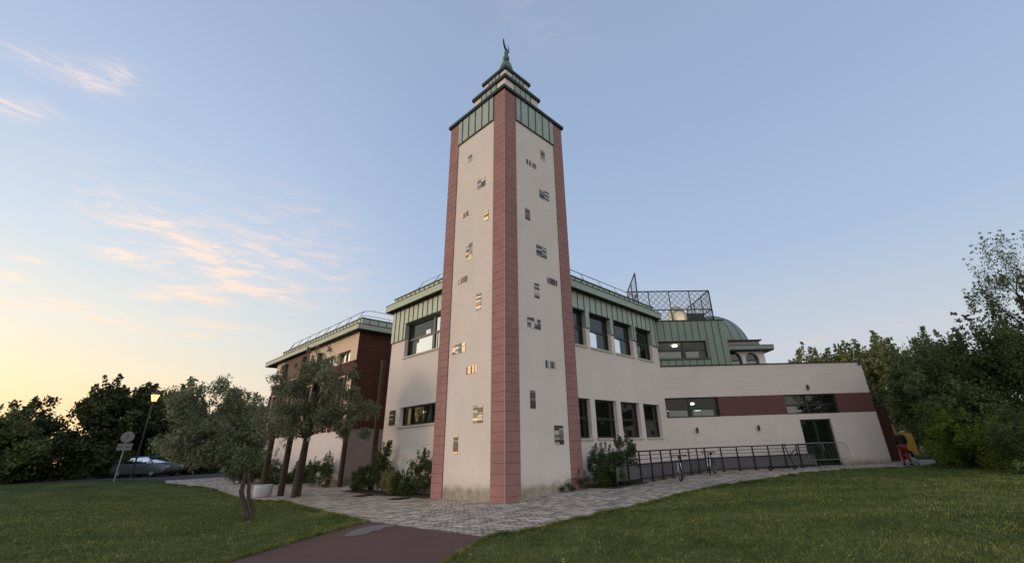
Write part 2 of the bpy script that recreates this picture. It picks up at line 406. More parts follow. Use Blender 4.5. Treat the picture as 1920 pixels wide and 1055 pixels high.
pathL = [(-26.5, -13.4), (-12.1, -4.33), (-8.19, -1.9), (-6.2, -.55), (-4.45, .44)]
PATH = pathR + pathL
ROAD = [(-40, 50), (-12, 38.5), (-7, 30.5), (-4.6, 27), (8, 27), (26, 26), (26, 33), (4, 34), (-3, 39.5), (-10, 47), (-40, 58)]

def groundmat():
    m, t, b = newmat('grass_ground')
    c = ramp(t, noise(t, .55, 6, .65), [(.34, (.040, .058, .013)), (.5, (.068, .090, .025)), (.66, (.12, .13, .045))], 'LINEAR')
    f = ramp(t, noise(t, 14, 5, .8), [(.25, (.45,) * 3), (.75, (1.5,) * 3)], 'LINEAR')
    t.links.new(mixc(t, 1., c, f, 'MULTIPLY'), b.inputs['Base Color']); b.inputs['Roughness'].default_value = .95; b.inputs['Specular IOR Level'].default_value = .1
    bump(t, b, noise(t, 25, 5, .8), .8, .04); return m
gm = groundmat()
rr = [0, 2, 4, 6, 8, 10, 12, 14, 16, 18, 20, 22, 24, 26, 28, 30, 33, 36, 40, 45, 50, 60, 80, 120, 200, 400, 900]; nn = 72
V = [(0, 0, gzf(0, 0) - .004)]; F = []
for r in rr[1:]:
    for k in range(nn):
        a = 2 * PI * k / nn; x, y = r * math.cos(a), r * math.sin(a); V.append((x, y, gzf(x, y) - .012))
for k in range(nn): F.append((0, 1 + k, 1 + (k + 1) % nn))
for i in range(len(rr) - 2):
    for k in range(nn):
        a = 1 + i * nn + k; b = 1 + i * nn + (k + 1) % nn; F.append((a, a + nn, b + nn, b))
go = finish('ground', V, F, gm); go['kind'] = 'structure'

def pavemat():
    m, t, b = newmat('granite_setts')
    g = N(t, 'ShaderNodeNewGeometry'); mp = N(t, 'ShaderNodeMapping'); mp.inputs['Rotation'].default_value = (0, 0, R_(38)); t.links.new(g.outputs['Position'], mp.inputs[0])
    wob = N(t, 'ShaderNodeTexNoise'); wob.inputs['Scale'].default_value = 2.5; t.links.new(mp.outputs[0], wob.inputs['Vector'])
    vv = N(t, 'ShaderNodeVectorMath', operation='MULTIPLY_ADD'); t.links.new(wob.outputs['Color'], vv.inputs[0]); vv.inputs[1].default_value = (.07, .07, 0); t.links.new(mp.outputs[0], vv.inputs[2])
    br = N(t, 'ShaderNodeTexBrick'); t.links.new(vv.outputs[0], br.inputs['Vector'])
    br.inputs['Scale'].default_value = 1.0; br.inputs['Brick Width'].default_value = .27; br.inputs['Row Height'].default_value = .15
    br.inputs['Mortar Size'].default_value = .026; br.inputs['Mortar Smooth'].default_value = .4; br.inputs['Bias'].default_value = -.12
    br.inputs['Color1'].default_value = (.055, .050, .045, 1); br.inputs['Color2'].default_value = (.64, .57, .48, 1); br.inputs['Mortar'].default_value = (.52, .46, .385, 1)
    c = mixc(t, 1., br.outputs[0], ramp(t, noise(t, .6, 4, .6), [(.3, (.8, .78, .76)), (.7, (1.15, 1.13, 1.1))], 'LINEAR'), 'MULTIPLY')
    c = mixc(t, 1., c, ramp(t, noise(t, 40, 3, .7), [(.3, (.75,) * 3), (.7, (1.2,) * 3)], 'LINEAR'), 'MULTIPLY')
    c = mixc(t, 1., c, ramp(t, noise(t, 4.5, 2, .5), [(.40, (.76, .76, .77)), (.56, (1.14, 1.12, 1.08))], 'LINEAR'), 'MULTIPLY')
    t.links.new(c, b.inputs['Base Color']); b.inputs['Roughness'].default_value = .75
    bump(t, b, math_(t, 'SUBTRACT', 1.0, br.outputs['Fac']), .8, .012); return m
sheet('paving', PAVE, .004, pavemat())
am = mat('red_asphalt', (.135, .072, .060), .9, var=.12, vs=1.2, fine=.35, fs=90, bm=.5, bs=130)
sheet('path', PATH, .000, am, 1.0)
patch = [(-5.85, -1.25), (-5.55, -.80), (-5.1, -.50), (-4.75, -.40), (-4.45, -.65), (-4.5, -.95), (-4.8, -.95), (-4.9, -1.15), (-5.2, -1.2), (-5.5, -1.45)]
sheet('path_patch', smooth_poly(patch + [patch[0]], 6)[:-1], .008, mat('grey_repair', (.20, .18, .17), .9, fine=.2, fs=60, var=.15))
sheet('road', ROAD, .008, mat('road_asphalt', (.055, .055, .06), .9, fine=.2, fs=60), 2.0)

# ------------------------------------------------------------ minaret
T = 4.17
mina = thing('minaret', 'tall square cream minaret with rose corner stripes, green zinc crown and crescent finial', 'minaret', (2.08, 2.08, 0))
def par(o, p):
    o.parent = p; o.matrix_parent_inverse = Matrix.Translation(-p.location); return o
_fin = finish
def finish(name, V, F, mats, parent=None, mi=None, smooth=False, cols=None):
    o = _fin(name, V, F, mats, None, mi, smooth, cols)
    if parent is not None:
        o.parent = parent
        root = parent
        off = Vector((0, 0, 0))
        while root is not None: off = off + root.location; root = root.parent
        for v in o.data.vertices: v.co = v.co - off
    return o
FX = Fr((0, 0), (1, 0), (0, -1)); FY = Fr((0, 0), (0, 1), (-1, 0))
FXb = Fr((0, T), (1, 0), (0, 1)); FYb = Fr((T, 0), (0, 1), (1, 0))
g = G(); g.box(.012, T - .012, .012, T - .012, -.05, 17.6); g.out('tower_shaft', cream, mina)
joints = [.18 + .334 * k for k in range(0, 53)]
def stripe(fr, u0, u1):
    b = G(); b.fb(fr, u0, u1, -.02, .006, -.05, 17.6, 1); z = -.05
    for j in joints + [17.6]:
        if j - z > .02: b.fb(fr, u0 + .002, u1 - .002, .006, .022, z + .006, j - .006, 0)
        z = j
    b.out('corner_cladding', [pink, pinkdark], mina)
for fr in (FX, FY, FXb, FYb):
    stripe(fr, -.018, .72); stripe(fr, 3.47, T + .018)
g = G(); g.box(-.028, -.012, -.028, -.012, 0, 17.6); g.out('corner_bead', bead, mina)
for fr in (FX, FY, FXb, FYb):
    g = G(); g.fb(fr, .722, 3.468, 0, .04, 16.2, 17.6, 0); g.fb(fr, .72, 3.47, 0, .05, 16.14, 16.2, 1)
    for k in range(5): g.fb(fr, 1.05 + k * .52, 1.075 + k * .52, .04, .075, 16.2, 17.6, 1)
    g.fb(fr, .722, .74, .04, .07, 16.2, 17.6, 1)
    g.out('zinc_band', [zinc, zincd], mina)
g = G(); g.box(-.12, T + .12, -.12, T + .12, 17.63, 17.80); g.out('roof_cap', capm, mina)
for (a, z0, z1, oc) in ((.84, 17.8, 19.56, .11), (1.20, 19.76, 20.72, .10)):
    g = G(); g.box(a, T - a, a, T - a, z0, z1); t2 = g.out('upper_tier', cream, mina)
    w = T - 2 * a
    for fr in (Fr((a, a), (1, 0), (0, -1)), Fr((a, a), (0, 1), (-1, 0)), Fr((a, T - a), (1, 0), (0, 1)), Fr((T - a, a), (0, 1), (1, 0))):
        g = G(); u0, u1 = w * .27, w * .75; g.fb(fr, u0, u1, 0, .03, z0, z1, 0)
        k = u0
        while k < u1 + .01: g.fb(fr, k - .012, k + .012, .03, .055, z0, z1, 1); k += (u1 - u0) / 3
        g.out('zinc_band', [zinc, zincd], t2)
    g = G(); g.box(a - oc, T - a + oc, a - oc, T - a + oc, z1, z1 + .19); g.out('tier_cap', capm, t2)
fin = G(); fin.lathe((2.085, 2.085, 0), [(.46, 20.91), (.46, 21.3), (.43, 21.8), (.36, 22.15), (.27, 22.42), (.15, 22.56), (.06, 22.62), (.06, 22.66), (.13, 22.70), (.19, 22.80), (.2, 22.88), (.17, 23.0), (.10, 23.08), (.05, 23.12), (.05, 23.15), (.10, 23.19), (.132, 23.27), (.125, 23.35), (.08, 23.43), (.045, 23.47), (.04, 23.56)], 28)
fo = fin.out('finial', mat('aged_copper', (.16, .24, .19), .5, .3, var=.2, vs=3), mina, True)
# crescent, almost edge on to the approach path
cr = []; n = 26; c0 = Vector((2.085, 2.085, 23.92)); da = math.atan2(2.085 - CY, 2.085 - CX) + R_(180 - 24)
dd = Vector((math.cos(da), math.sin(da), 0)); pr_ = Vector((-math.sin(da), math.cos(da), 0))
for i in range(n + 1):
    a = R_(-90 - 150 + 300 * i / n); cr.append((.42 * math.cos(a), .42 * math.sin(a)))
inn = []
for i in range(n + 1):
    a = R_(-90 + 128 - 256 * i / n); inn.append((.33 * math.cos(a), .33 * math.sin(a) + .115))
V = []; F = []
for k, (o_, i_) in enumerate(zip(cr, inn[::-1])):
    for sg in (-1, 1):
        th_ = .035 * math.sin(PI * k / n) + .004
        V += [c0 + dd * o_[0] + Vector((0, 0, o_[1])) + pr_ * sg * th_, c0 + dd * i_[0] + Vector((0, 0, i_[1])) + pr_ * sg * th_]
for k in range(n):
    a = k * 4; b = a + 4
    F += [(a, a + 1, b + 1, b), (a + 2, b + 2, b + 3, a + 3), (a, b, b + 2, a + 2), (a + 1, a + 3, b + 3, b + 1)]
finish('crescent', V, F, mat('dark_copper', (.05, .075, .07), .4, .5), mina)
MOSL = [(2.49, 14.87, 0.29, 0.36), (1.58, 13.00, 0.56, 0.50), (2.63, 11.78, 0.65, 0.22), (1.17, 11.12, 0.29, 0.5), (2.32, 9.76, 0.41, 0.8), (2.71, 8.51, 0.64, 0.24), (1.58, 7.23, 0.30, 0.7), (2.78, 5.51, 0.86, 0.36), (1.91, 4.53, 0.66, 0.26), (1.47, 2.86, 0.55, 0.62), (2.75, 1.85, 0.28, 0.68)]
MOSR = [(2.61, 15.08, 0.30, 0.58), (1.75, 14.12, 0.66, 0.24), (2.60, 12.77, 0.68, 0.50), (1.41, 11.26, 0.30, 0.55), (2.25, 9.69, 0.67, 0.52), (2.88, 8.41, 0.68, 0.26), (1.86, 7.75, 0.30, 0.65), (1.63, 6.28, 0.78, 0.40), (2.55, 4.73, 0.63, 0.27), (1.44, 3.32, 0.29, 0.66), (2.86, 2.07, 0.53, 0.68)]
PAL = [(.06, .055, .05), (.10, .06, .04), (.20, .19, .17), (.035, .045, .05), (.62, .50, .34), (.30, .13, .09), (.42, .40, .36), (.16, .18, .20), (.07, .04, .03), (.55, .52, .46)]
def mosaic(fr, u, z, w, h, seed, warm_):
    rnd = random.Random(seed); g = G(); g.fb(fr, u - w / 2, u + w / 2, -.01, -.004, z - h / 2, z + h / 2, 0, (.22, .2, .18, 1))
    slats = w / h > 1.7; u0, z0 = u - w / 2, z - h / 2
    if slats: nx = max(4, int(w / .085)); nz = 1 if h < .3 else 3
    else: nx = 1 if w < .35 else 2; nz = max(4, int(h / .085))
    if slats and h > .3: nx = 4; nz = 4
    for i in range(nx):
        for j in range(nz):
            if rnd.random() < .10: continue
            c = rnd.choice(PAL + ([(.85, .60, .32), (.9, .68, .40)] if warm_ else [(.05, .05, .06)]))
            a, b = w / nx, h / nz; dzz = rnd.uniform(-.012, .012) if not slats else 0; ex = rnd.uniform(0, .02)
            g.fb(fr, u0 + a * i + .004, u0 + a * (i + 1) - .004, -.004, .003 + rnd.uniform(0, .009), z0 + b * j + .004 + dzz - (ex if slats else 0), z0 + b * (j + 1) - .004 + dzz + (rnd.uniform(0, .03) if slats else 0), 0, (*c, 1))
    o = g.out('mosaic_inlay', tilem, mina, col=True); return o
for i, q in enumerate(MOSL): mosaic(FY, *q, 10 + i, True)
for i, q in enumerate(MOSR): mosaic(FX, *q, 50 + i, False)

# ------------------------------------------------------------ main building
D = .8; XE, YE = 13.37, 9.78; OV = .37
mb = thing('main_building', 'two storey cream block behind the minaret with green zinc upper floor', 'building', (D, D, 0))
AX = Fr((0, D), (1, 0), (0, -1)); AY = Fr((D, 0), (0, 1), (-1, 0)); AE = Fr((XE, 0), (0, 1), (1, 0)); AN = Fr((0, YE), (1, 0), (0, 1))
UW = [(2.1, 3.9, 6.12, 7.87), (4.36, 6.18, 6.12, 7.87), (6.50, 8.36, 6.12, 7.87), (8.68, 10.52, 6.12, 7.87), (10.90, 12.68, 6.12, 7.87)]
LW = [(4.31, 6.11, 1.96, 3.66), (6.48, 8.27, 1.96, 3.66), (8.66, 10.44, 1.96, 3.66), (10.84, 12.63, 1.96, 3.66)]
LU = [(3.6, 8.46, 6.12, 7.87)]; LL = [(3.6, 8.37, 2.80, 3.66)]
ZB = 7.06; DEP = .24
g = G()
wallg(g, AX, D, XE, -.05, ZB, UW + LW, DEP); wallg(g, AY, D, YE, -.05, ZB, LU + LL, DEP)
wallg(g, AE, D, YE + 6, -.05, ZB); wallg(g, AN, D, XE, -.05, ZB)
g.add([(D, D, 8.8), (XE, D, 8.8), (XE, YE + 6, 8.8), (D, YE, 8.8)], [(0, 1, 2, 3)], 0)
g.out('wall', cream, mb)
g = G(); g.fb(AX, D, XE, 0, .006, 1.93, 1.945); g.fb(AY, D, YE, 0, .006, 1.93, 1.945); g.out('groove_strip', sillm, mb)
zb = G()
wallg(zb, AX, D, XE + .05, ZB, 9.52, UW, DEP + .05, .05); wallg(zb, AY, D, YE + .05, ZB, 9.52, LU, DEP + .05, .05)
wallg(zb, AE, D, YE, ZB, 9.52, (), 0, .05); wallg(zb, AN, D, XE, ZB, 9.52, (), 0, .05)
for (a, b, c, d) in UW: zb.fb(AX, a + .03, b - .03, -.30, .047, 7.862, 7.868, 1)
seams(zb, AX, D, XE, ZB, 8.86, .505, [(a, b, c, d + .03) for a, b, c, d in UW], .27, .05, 1); seams(zb, AY, D, YE, ZB, 8.86, .43, LU, .1, .05, 1)
seams(zb, AX, D, XE, 9.2, 9.5, .505, (), .2, .05, 1); seams(zb, AY, D, YE, 9.2, 9.5, .43, (), .1, .05, 1)
zb.fb(AX, D, XE + .06, .05, .07, ZB, ZB + .035, 1) if False else None
for (u0, u1) in [(D, 2.1), (3.9, 4.36), (6.18, 6.50), (8.36, 8.68), (10.52, 10.90), (12.68, XE + .05)]: zb.fb(AX, u0, u1, .0, .062, ZB - .03, ZB, 1)
zb.fb(AY, 8.46, YE + .05, 0, .062, ZB - .03, ZB, 1)
for (a, b, c, d) in UW:
    zb.fb(AX, a - .01, b + .01, .05, .068, 7.875, 7.91, 1)
zb.fb(AY, 3.6, 8.47, .05, .068, 7.875, 7.91, 1)
zb.out('zinc_cladding', [zinc, zincd], mb)
# cornice: one overhanging ring with fascia, soffit and dark drip edge
cn = G()
x0, y0, x1, y1 = D - OV, D - OV, XE + OV, YE + OV
cn.box(x0, x1, y0, y1, 8.80, 9.13, 0); cn.box(x0 - .02, x1 + .02, y0 - .02, y1 + .02, 9.13, 9.16, 1); cn.box(x0 + .01, x1 - .01, y0 + .01, y1 - .01, 8.77, 8.80, 2)
cn.out('cornice', [fascia, capm, soff], mb)
g = G()
for (a, b, c, d) in ((D - .09, XE + .09, D - .09, D + .2), (D - .09, D + .2, D + .2, YE + .09), (D + .2, XE + .09, YE - .2, YE + .09), (XE - .2, XE + .09, D + .2, YE - .2)):
    g.box(a, b, c, d, 9.52, 9.57)
g.out('parapet_cap', capm, mb)
fR = [(.02, .50, .05, .50), (.02, .38, .50, .545), (.52, .60, .05, .44), (.0, .16, .70, .80)]
for i, q in enumerate(UW): window(mb, AX, *q, DEP, (), (.52,), reflections=([(.03, .46, .03, .46), (.03, .36, .46, .52), [(.03, .56), (.2, .56), (.12, .66), (.03, .72)]] if i < 4 else [(.03, .1, .03, .95), (.1, .42, .03, .45)]) if i in (2, 3, 4) else (), )
for i, q in enumerate(LW): window(mb, AX, *q, DEP, (), (.50,), reflections=([[(.02, .06), (.30, .06), (.03, .46)]] if i == 2 else ()))
window(mb, AY, *LU[0], DEP, (.52,), (.50,), reflections=[(.455, .475, .04, .46), (.56, .80, .04, .46), (.80, .84, .04, .36), (.60, .68, .54, .66), (.30, .50, .04, .47), (.36, .50, .54, .93)], fw=.08)
window(mb, AY, *LL[0], DEP, (.50,), (), reflections=[[(.54, .1), (.58, .1), (.54, .8), (.515, .8)], [(.62, .1), (.68, .1), (.655, .72), (.60, .72)], [(.40, .08), (.47, .08), (.42, .8), (.38, .8)]], fw=.07)
for (a, b, c, d) in UW + LW: g = G(); g.fb(AX, a - .03, b + .03, -.1, .06, c - .09, c - .005); g.out('window_sill', sillm, mb)
for (a, b, c, d) in LU + LL: g = G(); g.fb(AY, a - .03, b + .06, -.1, .06, c - .09, c - .005); g.out('window_sill', sillm, mb)
# ventilation grille and small perforation mosaics
vg = G(); vg.fb(AY, 8.75, 9.30, 0, .012, 2.88, 3.58, 1); rnd = random.Random(4)
for k in range(7):
    z = 2.90 + k * .098
    vg.fb(AY, 8.76, 9.29, .012, .03, z, z + .055, 0)
    if k in (2, 4): vg.fb(AY, 8.9, 9.2, .03, .036, z + .055, z + .085, 2)
vg.out('vent_grille', [mat('grille_dark', (.035, .03, .025), .5), black, mat('grille_brass', (.5, .38, .2), .4, .6)], mb)
rl = thing('roof_guardrail', 'thin aluminium safety rail along the roof edge right of the minaret', 'railing', (4, 1.3, 9.6), 'roof edge safety rails')
g = G(); g.tube([(1.5, 1.3, 10.23), (12.6, 1.3, 10.23)], .02, 6, 0)
g.out('rail', ironm, rl)
for x in (2.2, 3.8, 5.3, 6.83, 8.4, 10.0, 11.5): q = G(); q.tube([(x - .05, 1.3, 10.23), (x - .1, .98, 9.58)], .028, 6); q.out('brace', galvw, rl)
rl = thing('roof_guardrail', 'thin grey safety rail on the roof edge left of the minaret', 'railing', (1.3, 4, 9.6), 'roof edge safety rails')
g = G(); g.tube([(1.3, 2, 10.21), (1.3, 7.94, 10.21), (1.3, 8.4, 10.0), (1.9, 8.4, 9.9)], .02, 6); g.out('rail', galv, rl)
for y in (4.7, 6.38, 7.9): q = G(); q.tube([(1.3, y, 10.21), (.95, y + .05 + .2, 9.6)], .018, 6); q.out('brace', galv, rl)

# ------------------------------------------------------------ east wing (right)
th = -0.7713; U = (math.cos(th), math.sin(th)); NO = (U[1], -U[0])       # outward normal
if NO[0] > 0 and NO[1] > 0: NO = (-NO[0], -NO[1])
if NO[0] > 0: NO = (-NO[0], -NO[1])
NO = (-0.6971, -0.7170) if True else NO
WF = Fr((XE, D), U, NO)
ew = thing('prayer_hall_wing', 'long low cream wing with maroon window band right of the main block', 'building', (XE, D, 0))
WD = 7.0
H1, H2, HD = (.02, 3.14, 2.97, 4.07), (7.16, 10.30, 2.97, 4.07), (7.76, 9.62, .10, 2.67)
g = G()
wallg(g, WF, 0, 12.5, -.05, 2.98, [H1, H2, HD], .22); wallg(g, WF, 0, 12.5, 4.07, 5.86, (), .22)
WE_ = Fr(WF(12.5, 0, 0)[:2], (-WF.Nn[0], -WF.Nn[1]), WF.U[:2])
wallg(g, WE_, 0, WD, -.05, 5.86)
a, b_, c_, d_ = WF(0, 0, 5.7), WF(12.5, 0, 5.7), WF(12.5, -WD, 5.7), WF(0, -WD, 5.7)
g.add([a, b_, c_, d_], [(0, 1, 2, 3)]); g.out('wall', cream2, ew)
g = G(); wallg(g, WF, 0, 12.5, 2.98, 4.07, [(h[0], h[1], h[2], 4.068) for h in (H1, H2)], .22, .003); g.out('maroon_band', band, ew)
for k, z in enumerate((.85, 1.63, 4.62, 5.2)):
    q = G(); 
    segs = [(0, 7.7), (9.68, 12.5)] if z < 2.7 else [(0, 12.5)]
    for s0, s1 in segs: q.fb(WF, s0, s1, .0005, .002, z, z + .006)
    q.out('panel_joint', mat('joint_line', (.40, .36, .335), .9), ew)
g = G(); g.fb(WF, -.02, 12.56, -.25, .05, 5.86, 5.92); g.ob(WE_(0, -.25, 5.865), WE_.U * WD, WE_.Nn * .3, (0, 0, .05)); g.out('roof_edge_flashing', capm, ew)
w = window(ew, WF, *H1, .22, (.47,), (.42,), gclear, fw=.07)
for (a, b) in ((.22, 1.30), (1.62, 2.85)):
    q = G(); q.fb(WF, a, b, -.212, -.205, 3.05, 3.38)
    q.out('lower_reflective_pane', gfilm2 if False else glass('bluish_pane', (.42, .50, .56), .07, True), w)
w = window(ew, WF, *H2, .22, (.44,), (.46,), glass('green_dark_glass', (.012, .016, .012), .02), fw=.07)
for (a, b) in ((7.25, 8.42), ):
    q = G(); q.fb(WF, a, b, -.212, -.205, 3.04, 3.42); q.out('lower_reflective_pane', MATS['bluish_pane'], w)
# door
g = G(); u0, u1, z0, z1 = HD
g.fb(WF, u0, u1, -.24, -.15, z1 - .09, z1); g.fb(WF, u0, u0 + .08, -.24, -.15, z0, z1 - .09); g.fb(WF, u1 - .08, u1, -.24, -.15, z0, z1 - .09); g.fb(WF, u0 + .86, u0 + 1.0, -.235, -.14, z0, z1 - .09)
g.fb(WF, u0 + .08, u1 - .08, -.24, -.15, z0, z0 + .14)
dr = g.out('door', frame, ew)
g = G(); g.fb(WF, u0, u1, -.22, -.205, z0, z1); g.out('pane', glass('door_glass', (.010, .016, .008), .045), dr)
g = G(); g.tube([WF(u0 + 1.06, -.10, 1.0), WF(u0 + 1.06, -.10, 1.3)], .015, 6); g.out('handle', galv, dr)
# rooms behind the clear glazing
g = G(); ZC = 3.98
P = lambda u, n, z: WF(u, n, z)
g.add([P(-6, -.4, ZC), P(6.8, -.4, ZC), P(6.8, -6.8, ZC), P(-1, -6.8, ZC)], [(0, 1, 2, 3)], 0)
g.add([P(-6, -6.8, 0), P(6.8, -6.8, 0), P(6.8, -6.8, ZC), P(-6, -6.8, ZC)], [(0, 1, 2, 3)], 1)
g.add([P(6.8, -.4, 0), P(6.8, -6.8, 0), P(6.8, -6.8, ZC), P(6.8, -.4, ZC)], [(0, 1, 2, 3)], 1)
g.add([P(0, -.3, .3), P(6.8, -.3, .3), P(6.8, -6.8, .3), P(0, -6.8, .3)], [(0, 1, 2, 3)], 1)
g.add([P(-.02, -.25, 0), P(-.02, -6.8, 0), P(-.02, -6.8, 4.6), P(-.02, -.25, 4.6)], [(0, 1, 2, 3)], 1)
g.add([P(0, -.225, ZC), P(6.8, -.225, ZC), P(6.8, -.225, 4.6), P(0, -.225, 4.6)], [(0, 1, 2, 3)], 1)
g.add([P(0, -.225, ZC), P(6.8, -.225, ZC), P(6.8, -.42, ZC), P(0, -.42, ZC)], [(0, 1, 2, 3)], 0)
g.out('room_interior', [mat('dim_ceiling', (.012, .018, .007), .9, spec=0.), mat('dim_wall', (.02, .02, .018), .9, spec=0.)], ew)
def lamp(lab, u, n, z, r, par_=None):
    g = G(); p = WF(u, n, z); g.lathe(p, [(r, -.06), (r * 1.02, 0), (r * .9, .05)], 24)
    o = g.out('ceiling_lamp', lampm); tag(o, lab, 'lamp', 'round ceiling lamps behind the wing windows'); return o
lamp('lit round ceiling lamp at top centre of the ground floor strip window', 2.40, -2.2, 3.90, .17)
lamp('lit round ceiling lamp low in the right half of the strip window', 4.35, -6.2, 3.78, .20)
lamp('lit round ceiling lamp at left end of the strip window beside the block', 2.1, -6.35, 3.86, .24)
# green zinc upper volume
UV = Fr(WF(0, -.12, 0)[:2], U, NO); HG = (-1.2, 3.13, 6.36, 7.43); GT = 8.68; GD = 3.6
g = G(); wallg(g, UV, -2.2, 4.50, 5.90, GT, [HG], .2)
UE = Fr(UV(4.50, 0, 0)[:2], (-UV.Nn[0], -UV.Nn[1]), UV.U[:2]); wallg(g, UE, 0, GD, 5.7, GT)
g.add([UV(-2.2, 0, GT - .02), UV(4.5, 0, GT - .02), UV(4.5, -GD, GT - .02), UV(-2.2, -GD, GT - .02)], [(0, 1, 2, 3)], 0)
seams(g, UV, -.4, 4.5, 5.92, GT, .44, [(HG[0], HG[1] + .06, HG[2] - .06, HG[3] + .05)], .12, 0, 1)
seams(g, UE, 0, GD, 5.92, GT, .44, (), .3, 0, 1)
g.fb(UV, -1.2, 3.20, 0, .07, 6.28, 6.33, 1); g.fb(UV, -.2, 4.54, -.06, .05, 5.90, 5.945, 2); g.fb(UV, -2.2, 4.54, -.3, .04, GT, GT + .06, 2)
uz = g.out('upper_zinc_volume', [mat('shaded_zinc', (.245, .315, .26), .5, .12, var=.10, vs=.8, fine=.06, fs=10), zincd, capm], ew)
w = window(uz, UV, *HG, .2, (.66,), (.48,), gclear, fw=.06, name='window')
for (a, b) in ((.10, 1.50), (1.82, 2.62)):
    q = G(); q.fb(UV, a, b, -.190, -.183, 6.43, 6.80); q.out('lower_reflective_pane', MATS['bluish_pane'], w)
g = G()
g.add([UV(-2, -.28, 7.62), UV(3.4, -.28, 7.62), UV(3.4, -3.4, 7.62), UV(-2, -3.4, 7.62)], [(0, 1, 2, 3)], 0)
g.add([UV(-2, -3.4, 6), UV(3.4, -3.4, 6), UV(3.4, -3.4, 7.62), UV(-2, -3.4, 7.62)], [(0, 1, 2, 3)], 1)
g.add([UV(3.4, -.28, 6), UV(3.4, -3.4, 6), UV(3.4, -3.4, 7.62), UV(3.4, -.28, 7.62)], [(0, 1, 2, 3)], 1)
g.out('room_interior', [ceilm, interm], uz)
lamp('lit round ceiling lamp behind the upper window in green zinc wall', 1.86, -2.1, 7.56, .17)
# pavilion with arched windows
PB = 3.0; PV = Fr(WF(0, -PB, 0)[:2], U, NO)
pv = thing('roof_pavilion', 'small cream roof pavilion with arched windows and green canopy', 'pavilion', tuple(WF(6.5, -PB, 5.7)))
g = G(); arches = [(5.50, 6.72), (6.98, 7.90)]; zs_, zt_ = 6.0, 7.22
def archwall(g, fr, u0, u1, z0, z1, arcs, spring, m=0, depth=.25):
    prev = u0
    for (a, b) in arcs:
        r = (b - a) / 2; c = (a + b) / 2; n = 14
        g.add([fr(prev, 0, z0), fr(a, 0, z0), fr(a, 0, z1), fr(prev, 0, z1)], [(0, 1, 2, 3)], m)
        pts = [(a, z0)] + [(c - r * math.cos(PI * i / n), spring + r * math.sin(PI * i / n)) for i in range(n + 1)] + [(b, z0)]
        for i in range(len(pts) - 1):
            (ua, za), (ub, zb_) = pts[i], pts[i + 1]
            if ub > ua + 1e-6: g.add([fr(ua, 0, za), fr(ub, 0, zb_), fr(ub, 0, z1), fr(ua, 0, z1)], [(0, 1, 2, 3)], m)
            g.add([fr(ua, 0, za), fr(ub, 0, zb_), fr(ub, -depth, zb_), fr(ua, -depth, za)], [(3, 2, 1, 0)], m)
        prev = b
    g.add([fr(prev, 0, z0), fr(u1, 0, z0), fr(u1, 0, z1), fr(prev, 0, z1)], [(0, 1, 2, 3)], m)
archwall(g, PV, 4.4, 8.33, 5.7, 7.24, arches, 6.72)
PE = Fr(PV(8.33, 0, 0)[:2], (-PV.Nn[0], -PV.Nn[1]), PV.U[:2]); wallg(g, PE, 0, 4, 5.7, 7.24)
g.out('wall', cream2, pv)
for (a, b) in arches:
    q = G(); q.fb(PV, a, b, -.24, -.225, 5.7, 7.23); wv = q.out('arched_window', gdark, pv)
    q = G(); q.fb(PV, a, b, -.225, -.19, 6.66, 6.73); q.fb(PV, a, b, -.225, -.19, 6.35, 6.39); q.fb(PV, b - .09, b, -.225, -.19, 5.8, 6.72)
    r = (b - a) / 2
    pts = [PV((a + b) / 2 - (r - .04) * math.cos(PI * i / 12), -.2, 6.72 + (r - .04) * math.sin(PI * i / 12)) for i in range(13)]
    q.tube(pts, .045, 6); q.out('frame', frame, wv)
    q = G(); q.fb(PV, a + .1, b - .1, -.223, -.218, 6.42, 6.63); q.out('pane', MATS['bluish_pane'], wv)
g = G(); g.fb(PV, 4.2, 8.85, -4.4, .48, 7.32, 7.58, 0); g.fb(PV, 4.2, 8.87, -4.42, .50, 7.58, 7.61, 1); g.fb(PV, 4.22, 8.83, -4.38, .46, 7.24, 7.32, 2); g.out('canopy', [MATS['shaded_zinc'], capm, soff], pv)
g = G(); g.fb(PV, 4.4, 8.25, -4, -.15, 7.61, 8.0); g.out('upper_wall', mat('grey_render', (.36, .32, .31), .9), pv)
g = G(); g.fb(PV, 4.4, 8.40, -4.1, -.02, 8.0, 8.08); g.out('upper_wall_cap', capm, pv)
# dome
dc = (21.99, .79); dm = thing('dome', 'green zinc dome rising behind the roof pavilion', 'dome', (dc[0], dc[1], 7))
g = G(); prof = [(2.6, 5.7), (2.6, 7.9)] + [(2.6 * math.cos(R_(a)), 7.9 + 2.62 * math.sin(R_(a))) for a in range(6, 90, 6)] + [(.05, 10.53)]
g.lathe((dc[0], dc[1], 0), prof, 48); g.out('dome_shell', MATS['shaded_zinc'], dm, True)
g = G()
for k in range(20):
    a = 2 * PI * k / 20
    g.tube([(dc[0] + 2.61 * math.cos(R_(t)) * math.cos(a), dc[1] + 2.61 * math.cos(R_(t)) * math.sin(a), 7.9 + 2.63 * math.sin(R_(t))) for t in range(0, 89, 8)], .02, 4)
g.out('dome_seams', zincd, dm)
# wall lights + camera on the wing
for (u, z) in ((1.60, 2.28), (5.19, 2.29), (8.71, 4.45)):
    q = G(); q.lathe(WF(u, .10, z - .14), [(.055, 0), (.06, .01), (.06, .27), (.055, .28)], 16); q.fb(WF, u - .03, u + .03, 0, .06, z - .06, z + .06)
    q.out('wall_light', mat('dark_fitting', (.05, .05, .05), .5), ew)
q = G(); q.lathe(WF(12.33, .10, 5.72), [(.03, -.05), (.08, 0), (.08, .06), (.03, .12)], 14); q.fb(WF, 12.30, 12.36, 0, .1, 5.76, 5.82); q.out('security_camera', MATS['dark_fitting'], ew)
